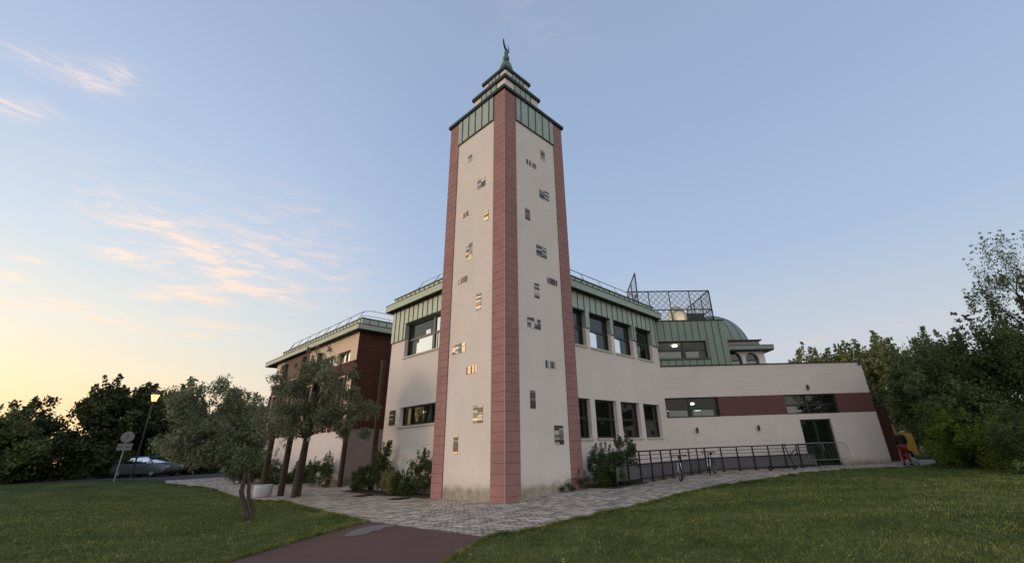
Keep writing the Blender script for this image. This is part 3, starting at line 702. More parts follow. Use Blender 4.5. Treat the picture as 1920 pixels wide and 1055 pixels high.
# pierced screen on the wing roof
def screenmat():
    m, t, b = newmat('pierced_screen')
    uv = N(t, 'ShaderNodeUVMap'); s = N(t, 'ShaderNodeSeparateXYZ'); t.links.new(uv.outputs[0], s.inputs[0])
    # rings on a grid of rosettes joined by small dots
    def cell(sx, ox, oy, r0, r1):
        fx = math_(t, 'SUBTRACT', math_(t, 'FRACT', math_(t, 'ADD', math_(t, 'MULTIPLY', s.outputs[0], sx), ox)), .5)
        fy = math_(t, 'SUBTRACT', math_(t, 'FRACT', math_(t, 'ADD', math_(t, 'MULTIPLY', s.outputs[1], sx), oy)), .5)
        d = math_(t, 'SQRT', math_(t, 'ADD', math_(t, 'POWER', math_(t, 'ABSOLUTE', fx), 2.0), math_(t, 'POWER', math_(t, 'ABSOLUTE', fy), 2.0)))
        return math_(t, 'MULTIPLY', math_(t, 'GREATER_THAN', d, r0), math_(t, 'LESS_THAN', d, r1))
    hole = math_(t, 'MAXIMUM', cell(2.3, 0, 0, -1, .13), cell(2.3, 0, 0, .21, .31))
    hole = math_(t, 'MAXIMUM', hole, cell(2.3, .5, .5, .05, .22)); hole = math_(t, 'MAXIMUM', hole, cell(13.8, .2, .2, -1, .40))
    tr = N(t, 'ShaderNodeBsdfTransparent'); o = [n for n in t.nodes if n.type == 'OUTPUT_MATERIAL'][0]
    b.inputs['Base Color'].default_value = (.05, .055, .065, 1); b.inputs['Roughness'].default_value = .6
    x = N(t, 'ShaderNodeMixShader'); t.links.new(hole, x.inputs[0]); t.links.new(b.outputs[0], x.inputs[1]); t.links.new(tr.outputs[0], x.inputs[2]); t.links.new(x.outputs[0], o.inputs[0])
    return m
scm = screenmat()
sc = thing('roof_screen', 'pierced dark metal screen of framed panels enclosing the wing roof plant', 'screen', tuple(WF(2, -2.6, 8.7)))
def spanel(p0, p1, z0, z1, nv, zm, diag=False):
    p0 = Vector(p0); p1 = Vector(p1); L = (p1 - p0).length; d = (p1 - p0) / L
    me = bpy.data.meshes.new('pierced_panel'); V = [(*p0.xy, z0), (*p1.xy, z0), (*p1.xy, z1), (*p0.xy, z1)]
    me.from_pydata(V, [], [(0, 1, 2, 3)]); ul = me.uv_layers.new(name='UVMap')
    for i, c in enumerate([(0, 0), (L, 0), (L, z1 - z0), (0, z1 - z0)]): ul.data[i].uv = c
    me.materials.append(scm); o = bpy.data.objects.new('pierced_panel', me); COL.objects.link(o); o.parent = sc
    for v in me.vertices: v.co = v.co - sc.location
    g = G()
    for z in (z0 + .03, zm, z1): g.tube([(*p0.xy, z), (*p1.xy, z)], .04, 4)
    for k in range(nv + 1):
        p = p0 + d * L * k / nv; g.tube([(*p.xy, z0), (*p.xy, z1 + .02)], .045 if k in (0, nv) else .035, 4)
    g.out('frame', ironm, sc)
A = WF(-.72, -2.6, 0); B = WF(5.1, -2.6, 0); Cc = WF(5.1, -6.8, 0); Dd = WF(-1.10, .9, 0)
spanel(A, B, 8.75, 11.54, 4, 10.18); spanel(B, Cc, 8.75, 11.54, 3, 10.18); spanel(A, Dd, 9.3, 11.54, 2, 10.18)
ac = thing('ventilation_unit', 'silvery curved ventilation duct with orange light put into its colour, behind the roof screen', 'duct', tuple(WF(2.9, -3.3, 8.7)))
g = G(); g.tube([WF(2.75, -3.0, 8.6), WF(2.75, -3.0, 9.75), WF(2.8, -3.3, 10.0), WF(3.0, -3.9, 10.05)], .62, 20); g.out('duct', mat('orange_lit_duct', (1.0, .80, .52), .35, .7, var=.05, vs=3, bm=.4, bs=9), ac, True)  # warm base colour imitates orange light on silvery metal
g = G(); g.fb(WF, 3.45, 4.75, -4.4, -3.3, 8.6, 10.1); g.fb(WF, 1.6, 2.2, -3.6, -2.9, 8.6, 9.4); g.out('plant_box', mat('plant_grey', (.10, .10, .105), .6, .2), ac)

# ------------------------------------------------------------ west wing (left)
X0, Y0 = 1.25, 14.82; YL = 29.4
WW = Fr((X0, 0), (0, 1), (-1, 0)); WS = Fr((0, Y0), (1, 0), (0, -1))
ww = thing('entrance_wing', 'left wing with green roof edge, brown cladding and cream lower walls', 'building', (X0, Y0, 0))
wins = []
for k in range(8):
    a = Y0 + 1.15 + k * 1.75; wins.append((a, a + 1.15, 2.95, 6.15))
up = [(Y0 + .95, Y0 + 2.7, 7.10, 7.82), (Y0 + 3.3, Y0 + 5.0, 7.10, 7.82), (Y0 + 5.6, Y0 + 7.2, 7.1, 7.82)]
g = G(); wallg(g, WW, Y0, YL, -.05, 2.9, (), .2); g.out('base_wall', cream, ww)
g = G(); wallg(g, WW, Y0, YL, 2.9, 9.1, wins + up, .22); wallg(g, Fr((0, YL), (1, 0), (0, 1)), X0, X0 + 8, -.05, 9.1); g.out('cream_cladding', warmcream, ww)
for q in wins: window(ww, WW, *q, .22, (.5,), (.33, .66), reflections=[(.1, .45, .7, .95), (.55, .9, .05, .3)])
for q in up: window(ww, WW, *q, .22, (.5,), (), reflections=[[(.02, .06), (.98, .06), (.98, .5), (.4, .94), (.02, .94)]])
g = G(); g.fb(WW, 22.6, 27.5, 0, .05, 7.15, 9.1); g.out('brown_panel', rust2, ww)
g = G(); g.fb(WW, Y0 - .0, YL, 0, .09, 6.28, 7.02)
for k in range(8):
    a = Y0 + 1.15 + k * 1.75; g.fb(WW, a + 1.15, a + 1.45, 0, .09, 2.95, 6.28)
g.fb(WW, Y0 + 1.0, Y0 + 1.15, 0, .05, 2.95, 6.28)
g.out('brown_pilasters', rust, ww)
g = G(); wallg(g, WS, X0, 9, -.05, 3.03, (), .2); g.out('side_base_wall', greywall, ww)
g = G(); wallg(g, WS, X0 + .01, 9, 3.03, 9.1, (), .2, .04)
g.add([WS(X0, .04, 3.03), WS(9, .04, 3.03), WS(9, 0, 3.03), WS(X0, 0, 3.03)], [(0, 1, 2, 3)])
for z in (4.6, 6.2, 7.6): g.fb(WS, X0, 9, .04, .045, z, z + .012, 1)
for x in (2.6, 4.1, 5.6): g.fb(WS, x, x + .012, .04, .045, 3.03, 9.1, 1)
g.out('side_brown_cladding', [rust, mat('cladding_joint', (.03, .012, .008), .9)], ww)
g = G(); g.box(X0 - .4, 9.5, Y0 - .55, YL + 1.9, 8.86, 9.16, 0); g.box(X0 - .42, 9.5, Y0 - .57, YL + 1.92, 9.16, 9.2, 1); g.box(X0 - .38, 9.45, Y0 - .53, YL + 1.88, 8.82, 8.86, 2)
g.out('cornice', [fascia, capm, soff], ww)
g = G(); g.box(X0 + .1, 9.4, Y0 + .1, YL - .5, 9.2, 9.72, 0)
for k in range(28): g.fb(WW, Y0 + .3 + k * .5, Y0 + .325 + k * .5, -.10, -.07, 9.2, 9.7, 1)
for k in range(12): g.fb(WS, X0 + .6 + k * .6, X0 + .625 + k * .6, -.10, -.07, 9.2, 9.7, 1)
g.box(X0 + .05, 9.4, Y0 + .05, YL - .45, 9.72, 9.77, 2); g.out('parapet', [zinc, zincd, capm], ww)
rl = thing('roof_guardrail', 'long zigzag safety rail on the roof of the left wing', 'railing', (1.8, 16, 9.7), 'roof edge safety rails')
g = G(); ry = [15.6 + k * 1.75 for k in range(8)]
g.tube([(5.2, 15.3, 10.42), (2.1, 15.3, 10.42), (1.75, 15.7, 10.42)] + [(1.75, y, 10.42) for y in ry[1:]] + [(1.75, ry[-1] + .6, 10.1)], .022, 5)
g.tube([(5.2, 15.3, 10.05), (1.8, 15.3, 10.05), (1.6, 15.6, 10.05)], .02, 5)
g.out('rail', galv, rl)
for y in ry: q = G(); q.tube([(1.75, y, 10.42), (1.45, y + .35, 9.78)], .022, 5); q.out('brace', galv, rl)
for x in (3.2,): q = G(); q.tube([(x, 15.3, 10.42), (x + .1, 15.0, 9.78)], .022, 5); q.out('brace', galv, rl)

# tall round posts before the left wing
def post(x, y, h, r, lab):
    g = G(); z = gzf(x, y); g.tube([(x, y, z - .05), (x, y, z + h * .5), (x, y, z + h)], [r, r * .93, r * .85], 14)
    o = thing('timber_post', lab, 'post', (x, y, z), 'tall brown posts before the left wing'); g.out('shaft', wood, o)
    q = G(); q.lathe((x, y, z), [(r * 1.5, -.02), (r * 1.5, .012), (r * 1.05, .02)], 16); q.out('base_plate', galv, o)
    q = G(); q.lathe((x, y, z + h), [(r * .9, -.02), (r * .95, .05), (r * .5, .09)], 14); q.out('cap', ironm, o); return o
post(-2.49, 10.65, 6.2, .14, 'brown round post carrying a white paper notice, nearest the olive trees')
post(1.02, 14.35, 6.2, .14, 'brown round post standing against the corner of the left wing')
post(.63, 10.15, 6.1, .14, 'brown round post behind the rose bushes, nearest the minaret')
post(-2.75, 11.9, 6.2, .14, 'brown round post just left of the post with the notice')
post(-2.90, 13.95, 6.1, .14, 'brown round post beside the white planter, leftmost of the row')
g = G(); g.lathe((-2.49, 10.65, 0), [(.166, 2.25), (.166, 2.60)], 14); tag(g.out('paper_notice', mat('white_paper', (.60, .62, .66), .8, var=.04)), 'white paper notice wrapped round a brown post', 'notice')
g = G(); g.lathe((-3.35, 12.4, 0), [(.30, 0), (.36, .08), (.38, .35), (.37, .5), (.33, .5), (.31, .42)], 24); pl = thing('planter', 'round white planter beside the leftmost brown post', 'planter', (-3.35, 12.4, 0)); g.out('pot', mat('white_concrete', (.55, .56, .58), .8, fine=.1), pl, True)
q = G(); q.lathe((-3.35, 12.4, 0), [(.32, .40), (.31, .44), (.05, .46)], 20); q.out('soil', dirt, pl)

# ------------------------------------------------------------ foliage builders
def leaves(name, centers, rad, n_per, lsize, m, parent, seed=0, asp=.4, droop=0., cvar=None):
    rs = np.random.RandomState(seed); C_ = np.asarray(centers, float); K = len(C_); n_per = np.asarray(n_per) if np.ndim(n_per) else np.full(K, n_per); n = int(n_per.sum())
    rad = np.asarray(rad, float) if np.ndim(rad) else np.full(K, rad)
    c = np.repeat(C_, n_per, 0); rr_ = np.repeat(rad, n_per)
    p = rs.normal(size=(n, 3)); p /= np.linalg.norm(p, axis=1)[:, None] + 1e-9
    p = c + p * (rr_ * rs.uniform(.15, 1, n) ** .6)[:, None] * np.array([1, 1, .85])
    d = rs.normal(size=(n, 3)); d[:, 2] += .25 - droop; d /= np.linalg.norm(d, axis=1)[:, None]
    e = np.cross(d, rs.normal(size=(n, 3))); e /= np.linalg.norm(e, axis=1)[:, None] + 1e-9
    L = lsize * rs.uniform(.6, 1.3, n); wd = L * asp * .5
    v = np.empty((n, 4, 3)); v[:, 0] = p; v[:, 1] = p + d * (L * .5)[:, None] + e * wd[:, None]; v[:, 2] = p + d * L[:, None]; v[:, 3] = p + d * (L * .5)[:, None] - e * wd[:, None]
    off = Vector((0, 0, 0)); q = parent
    while q is not None: off = off + q.location; q = q.parent
    v -= np.array(off)[None, None]
    me = bpy.data.meshes.new(name); me.vertices.add(n * 4); me.vertices.foreach_set('co', v.ravel())
    me.loops.add(n * 4); me.loops.foreach_set('vertex_index', np.arange(n * 4, dtype=np.int32))
    me.polygons.add(n); me.polygons.foreach_set('loop_start', np.arange(0, n * 4, 4, dtype=np.int32)); me.polygons.foreach_set('loop_total', np.full(n, 4, dtype=np.int32))
    cv = np.repeat(rs.uniform(0, 1, K), n_per) * .5 + rs.uniform(0, .5, n)
    col = np.ones((n, 4, 4)); col[:, :, :3] = cv[:, None, None]
    ca = me.color_attributes.new('Col', 'FLOAT_COLOR', 'CORNER'); ca.data.foreach_set('color', col.ravel())
    me.materials.append(m); me.update(calc_edges=True); me.validate()
    o = bpy.data.objects.new(name, me); COL.objects.link(o); o.parent = parent; return o
def clumps(blobs, seed, shell=.55):
    rs = np.random.RandomState(seed); out = []
    for (cx, cy, cz, rx, ry, rz, k) in blobs:
        p = rs.normal(size=(k, 3)); p /= np.linalg.norm(p, axis=1)[:, None]
        rr_ = shell + (1 - shell) * rs.uniform(0, 1, k)
        rr_ = np.where(rs.uniform(size=k) < .25, rs.uniform(.2, 1, k), rr_)
        L = max(5, min(16, k // 9)); q = rs.normal(size=(L, 3)); q /= np.linalg.norm(q, axis=1)[:, None]; q *= rs.uniform(.45, .85, L)[:, None]
        pick = rs.randint(0, L, k); lr = rs.uniform(.22, .50, L)[pick]
        pos = q[pick] + p * rr_[:, None] * lr[:, None]
        out.append(np.array([cx, cy, cz]) + pos * np.array([rx, ry, rz]) * 1.08)
    return np.concatenate(out)
def tree(name, label, cat, base, blobs, lsize, n_per, crad, m, seed, trunk_r=.15, limbs=8, asp=.45, group=None, stems=None, shell=.55, spikes=0, zc=None):
    z = gzf(base[0], base[1]); o = thing(name, label, cat, (base[0], base[1], z), group)
    if name in ('hedge_tree', 'dark_tree', 'roadside_tree', 'large_tree'):
        blobs = [(*b[:6], int(b[6] * 2.0)) for b in blobs] + [(b[0], b[1], z + b[5] * .36, b[3] * .95, b[4] * .95, b[5] * .42, int(b[6] * .8)) for b in blobs]; lsize *= 1.3
    C_ = clumps(blobs, seed, shell); rs = random.Random(seed)
    top = max(b[2] + b[5] for b in blobs)
    extra = []
    for k in range(spikes):
        b = rs.choice(blobs); a = rs.uniform(0, 2 * PI); q = rs.uniform(.2, .9)
        px, py = b[0] + b[3] * q * math.cos(a), b[1] + b[4] * q * math.sin(a); pz = b[2] + b[5] * math.sqrt(max(0, 1 - q * q))
        h = rs.uniform(.2, .55) * b[5]; lx, ly = rs.uniform(-.3, .3) * h, rs.uniform(-.3, .3) * h
        for j in range(5): t = j / 4; extra.append((px + lx * t, py + ly * t, pz + h * t, crad * (.55 - .4 * t)))
    rad = np.full(len(C_), crad) * np.random.RandomState(seed + 5).uniform(.6, 1.25, len(C_))
    cnt = np.full(len(C_), n_per); CA, RA = C_, rad
    if extra:
        E_ = np.array(extra); CA = np.concatenate([C_, E_[:, :3]]); RA = np.concatenate([rad, E_[:, 3]]); cnt = np.concatenate([cnt, np.full(len(E_), max(6, n_per // 3))])
    cr_ = leaves('crown', CA, RA, cnt, lsize, m, o, seed, asp)
    g = G(); mid = Vector((sum(b[0] for b in blobs) / len(blobs), sum(b[1] for b in blobs) / len(blobs), 0))
    zt = z + (min(b[2] - b[5] * .4 for b in blobs) - z)
    zt = max(zt, z + .4)
    fork = Vector((base[0] * .6 + mid.x * .4, base[1] * .6 + mid.y * .4, zt))
    if stems:
        for s in stems: g.tube(s[0], s[1], 10)
        fork = Vector(stems[0][0][-1])
    else:
        g.tube([(base[0], base[1], z - .1), (base[0] + .05, base[1], z + (zt - z) * .5), fork], [trunk_r * 1.25, trunk_r, trunk_r * .8], 10)
    idx = rs.sample(range(len(C_)), min(limbs, len(C_)))
    for i in idx:
        c = Vector(C_[i]); st = fork; md = st.lerp(c, .5) + Vector((rs.uniform(-.1, .1), rs.uniform(-.1, .1), .12)) * (c - st).length
        g.tube([st, md, c], [trunk_r * .5, trunk_r * .28, trunk_r * .1], 6)
    g.out('trunk', bark, o); return o

# olive trees on the left lawn
tree('olive_tree', 'forked olive tree on the left lawn, grey green crown low and wide', 'tree', (-6.21, 3.92),
     [(-7.6, 4.3, 2.65, 1.1, 1.1, .85, 105), (-8.15, 4.5, 2.3, .72, .72, .6, 44), (-6.85, 4.15, 2.6, .78, .78, .75, 50), (-7.1, 4.25, 1.85, .8, .8, .55, 44), (-7.8, 4.4, 1.95, .6, .6, .5, 30), (-7.35, 4.2, 3.4, .5, .5, .5, 26), (-6.6, 4.1, 1.9, .55, .55, .45, 30), (-7.3, 4.2, 2.3, .8, .8, .6, 40)], .10, 58, .23, L_olive, 11, .07, 16, .32,
     stems=[([(-6.21, 3.92, -.05), (-6.35, 3.97, .32), (-6.52, 4.03, .75), (-6.48, 4.05, 1.3), (-6.75, 4.15, 1.9)], [.085, .075, .062, .055, .045]),
            ([(-6.19, 3.90, -.05), (-6.14, 3.88, .25), (-6.33, 3.93, .60), (-6.38, 3.96, .95), (-6.47, 4.02, 1.3)], [.07, .055, .05, .045, .04]),
            ([(-6.45, 4.03, 1.05), (-6.6, 4.0, 1.45), (-7.2, 4.3, 1.9)], [.035, .03, .02]), ([(-6.75, 4.15, 1.88), (-6.95, 4.2, 2.3), (-7.3, 4.3, 2.9), (-7.35, 4.3, 3.5)], [.045, .038, .026, .01]), ([(-6.47, 4.02, 1.28), (-6.6, 4.1, 1.9), (-6.7, 4.15, 2.7)], [.04, .032, .015])], shell=.5, spikes=14)
tree('olive_tree', 'larger olive tree beside the brown posts, crown covering the left wing', 'tree', (-2.75, 10.42),
     [(-2.6, 9.8, 4.4, 1.35, 1.35, 1.3, 150), (-3.5, 10.1, 3.6, 1.05, 1.05, 1.15, 90), (-1.6, 9.4, 3.4, 1.15, 1.15, 1.0, 100), (-4.7, 10.8, 2.7, .8, .8, .8, 40), (-1.5, 9.4, 4.6, .8, .8, .8, 34), (-2.7, 9.9, 5.6, .75, .75, .65, 28), (-1.0, 9.1, 2.6, .7, .7, .55, 28), (-3.9, 10.3, 4.6, .8, .8, .8, 34), (-2.6, 9.9, 3.4, 1.2, 1.2, .6, 50), (-4.3, 10.6, 3.3, .85, .85, .9, 36), (-.7, 9.0, 3.5, .7, .7, .7, 26)], .115, 52, .25, L_olive, 12, .085, 18, .34, shell=.4, spikes=26)
# trees far left
bl = [(-22, 36, 5.6, 3.2), (-17.5, 35.5, 5.0, 3.0), (-13.2, 36.5, 5.0, 2.6), (-10.8, 39.5, 5.9, 2.4)]
labs = ['dense green hedge tree at the left edge of the photo', 'rounded hedge tree second from the left edge', 'rounded dark green hedge tree left of the road sign', 'hedge tree behind, touching the dark spiky tree']
for i, (x, y, h, r) in enumerate(bl):
    tree('hedge_tree', labs[i], 'tree', (x, y), [(x, y, .6 + (h - 1.2) * .5, r * 1.1, r * 1.1, (h - .4) * .5, 130)], .19, 60, .62, L_mid if i < 3 else L_dark, 30 + i, .15, 5, .6, 'hedge trees along the far left', spikes=8)
tree('dark_tree', 'tall near black tree with spiky top left of the street lamp', 'tree', (-7.2, 38.6), [(-7.2, 38.6, 4.0, 2.5, 2.5, 3.0, 150), (-5.9, 38.0, 5.4, 1.5, 1.5, 1.7, 50), (-8.3, 38.8, 5.2, 1.3, 1.3, 1.6, 40)], .20, 60, .55, L_dark, 41, .2, 8, .6, spikes=30)
tree('roadside_tree', 'grey green roadside tree right of the street lamp', 'tree', (-2.6, 40.2), [(-2.6, 40.2, 4.0, 2.2, 2.2, 3.3, 150), (-1.0, 40.6, 3.2, 1.6, 1.6, 2.5, 60)], .19, 60, .55, L_mid, 42, .18, 8, .6, spikes=16)
tree('roadside_tree', 'tree seen through the olive leaves beyond the road', 'tree', (2.6, 43), [(2.6, 43, 4.1, 2.6, 2.6, 3.0, 150)], .2, 60, .6, L_mid, 43, .18, 8, .6, spikes=14)
tree('roadside_tree', 'tree beyond the road close to the end of the left wing', 'tree', (7.6, 46), [(7.6, 46, 3.6, 2.9, 2.9, 2.7, 150)], .2, 60, .6, L_mid, 44, .18, 8, .6, spikes=12)
tree('roadside_tree', 'dense tree low between the parked car and the olive tree', 'tree', (-1.2, 35.6), [(-1.2, 35.6, 2.5, 1.8, 1.8, 2.0, 110)], .17, 56, .5, L_dark, 45, .15, 6, .6, spikes=8)
# hedge under the left wing and bushes
def shrub(label, base, blobs, m, seed, ls=.07, n=40, cr=.16, flowers=None, name='shrub', cat='shrub', group=None, spikes=6, asp=.5):
    blobs = [(*b[:6], int(b[6] * 2.1)) for b in blobs]
    o = tree(name, label, cat, base, blobs, ls, n, cr, m, seed, .022, 10, asp, group, spikes=spikes, shell=.45)
    if flowers:
        col, k, r = flowers; rs = np.random.RandomState(seed + 77); C_ = clumps([b[:6] + (k,) for b in blobs[:1]], seed + 3, .9); g = G()
        for c in C_:
            if c[2] < gzf(c[0], c[1]) + .25: continue
            for j in range(5):
                d = Vector(rs.normal(size=3)).normalized() * r * .45; g.lathe(Vector(c) + d, [(.01, -r * .5), (r * .55, -r * .1), (r * .6, r * .2), (.02, r * .45)], 7)
        g.out('flowers', mat('petal_' + name + str(seed), col, .7), o, True)
    return o
tree('roadside_tree', 'dark tree directly behind the street lamp post and parked car', 'tree', (-4.6, 42.5), [(-4.6, 42.5, 3.4, 2.2, 2.2, 2.9, 130)], .2, 60, .6, L_dark, 46, .18, 8, .6, spikes=6)
shrub('clipped dark bush against the cream base of the left wing', (.75, 16.6), [(.7, 16.6, .65, .6, 1.1, .75, 60), (.8, 15.4, .9, .42, .5, .8, 36)], L_bush, 60, cr=.17)
shrub('low dark bush beneath the left wing further along', (.75, 19.2), [(.7, 19.2, .55, .6, 1.3, .65, 60)], L_bush, 61, ls=.09)
shrub('low clipped hedge left of the posts', (-1.2, 21.5), [(-1.2, 21.5, .55, 1.1, 1.0, .45, 60), (-.2, 20.2, .6, 1.0, 1.0, .7, 60)], L_bush, 62, ls=.10, spikes=2)
shrub('leafy pale hedge between the olive trunk and the posts', (-.6, 24.5), [(-.6, 24.5, 1.1, 1.6, 1.0, .95, 90)], L_mid, 63, ls=.11, n=40, cr=.3)
shrub('tall rose bush with peach blooms left of the wall window', (.35, 8.6), [(.30, 8.45, 1.25, .42, .55, .68, 62), (.2, 9.0, .7, .35, .4, .55, 30)], L_bush, 64, flowers=((.72, .30, .16), 8, .06), name='rose_bush', cat='bush', spikes=12, group='rose bed left of the minaret')
shrub('dark rose bush at the foot of the brown post', (.2, 9.9), [(.2, 9.9, .55, .4, .55, .55, 46), (.1, 10.7, .4, .35, .4, .4, 26)], L_bush, 65, name='rose_bush', cat='bush', group='rose bed left of the minaret')
shrub('low yellow green plant in the middle of the rose bed', (.1, 7.4), [(.1, 7.4, .42, .4, .75, .48, 60)], L_light, 66, flowers=((.75, .70, .35), 5, .04), name='rose_bush', cat='bush', group='rose bed left of the minaret')
shrub('rose bush touching the left stripe of the minaret', (.25, 5.1), [(.25, 5.15, .85, .38, .6, .62, 60), (.2, 5.9, .5, .38, .5, .5, 36)], L_bush, 67, flowers=((.75, .66, .38), 5, .05), name='rose_bush', cat='bush', spikes=12, group='rose bed left of the minaret')
shrub('low dark plant before the rose beside the minaret', (.0, 6.5), [(.05, 6.5, .35, .35, .5, .42, 42)], L_bush, 68, name='rose_bush', cat='bush', group='rose bed left of the minaret')
sheet('flower_bed', [(-.25, 4.2), (.78, 4.2), (.78, 11.4), (-.2, 11.6), (-.45, 8)], .012, dirt, 1.0)
sheet('flower_bed', [(4.4, -1.3), (6.9, -1.25), (7.6, -.9), (13.3, -.95), (13.3, .8), (4.2, .8)], .012, dirt, 1.0)
shrub('dark shrub next to the right foot of the minaret', (4.9, -.35), [(4.95, -.40, .75, .60, .55, .80, 90), (5.6, -.60, .70, .55, .5, .75, 60)], L_bush, 70, name='shrub', spikes=10)
shrub('hibiscus shrub with lilac flowers against the railing', (6.35, -.65), [(6.4, -.62, .90, .62, .5, .82, 92)], L_bush, 71, flowers=((.42, .28, .46), 26, .035), name='flowering_shrub', spikes=22)
shrub('weeds climbing the right stripe of the minaret', (3.9, -.18), [(3.95, -.16, .35, .35, .12, .42, 16), (3.0, -.12, .16, .5, .1, .16, 16)], L_bush, 72, ls=.05, n=22, cr=.10, name='weed_patch', cat='weeds', spikes=8)

# right side trees
tree('large_tree', 'large dark green tree filling the right edge of the photo', 'tree', (20.5, -13.2),
     [(19.6, -12.6, 3.6, 2.6, 2.6, 3.1, 210), (21.8, -15.5, 4.2, 3.0, 3.0, 3.4, 180), (22.5, -11.6, 3.4, 2.0, 2.0, 2.8, 100)], .13, 74, .48, L_mid, 80, .22, 14, .5, spikes=40)
tree('birch_tree', 'tall sparse birch rising above the dark tree at right', 'tree', (20.6, -15.6), [(20.6, -15.6, 7.4, 1.9, 1.9, 3.0, 80), (19.6, -14.6, 6.4, 1.3, 1.3, 1.8, 50)], .10, 42, .38, L_mid, 81, .12, 26, .5, shell=.3, spikes=40)
tree('large_tree', 'rounded green tree just right of the wing corner', 'tree', (30.5, -10.3), [(30.5, -10.6, 4.3, 2.6, 2.6, 3.4, 190), (28.4, -12.2, 3.6, 2.2, 2.2, 2.9, 110)], .17, 66, .52, L_mid, 82, .22, 10, .55, spikes=22)
tree('large_tree', 'broad tree with pale leaves behind the wing corner', 'tree', (38, -6.9), [(38, -6.9, 5.6, 3.0, 3.0, 3.6, 190), (41, -4.2, 5.8, 2.6, 2.6, 2.9, 90)], .22, 60, .6, L_light, 83, .25, 10, .6, spikes=20)
tree('large_tree', 'tree showing over the wing roof beside the pavilion', 'tree', (48, -.3), [(48, -.3, 7.2, 3.2, 3.2, 3.4, 150)], .26, 50, .7, L_light, 84, .25, 8, .6, spikes=14)
tree('large_tree', 'tree showing over the middle of the wing roof', 'tree', (47.5, -4.6), [(47.5, -4.6, 6.6, 2.7, 2.7, 3.3, 130)], .26, 50, .7, L_mid, 85, .25, 8, .6, spikes=14)
shrub('yellow green bush at the lawn edge right of the person', (17.6, -11.1), [(17.7, -11.2, 1.15, 1.15, 1.15, 1.2, 140), (16.6, -12.2, .95, 1.1, 1.1, 1.0, 90)], L_yel, 90, ls=.09, n=56, cr=.26, name='bush', cat='bush', spikes=26)
shrub('darker sprawling bush at the right edge of the lawn', (14.6, -13.0), [(15.0, -13.3, 1.1, 1.5, 1.2, 1.25, 120), (13.6, -13.9, .8, 1.0, 1.0, .8, 60)], L_bush, 91, ls=.09, n=56, cr=.28, name='bush', cat='bush', spikes=20)
shrub('straggly low weeds at the bottom right corner', (11.9, -13.0), [(12.0, -13.1, .35, 1.1, .8, .35, 40)], L_light, 92, ls=.10, n=24, cr=.2, name='weed_patch', cat='weeds', asp=.2, spikes=14)

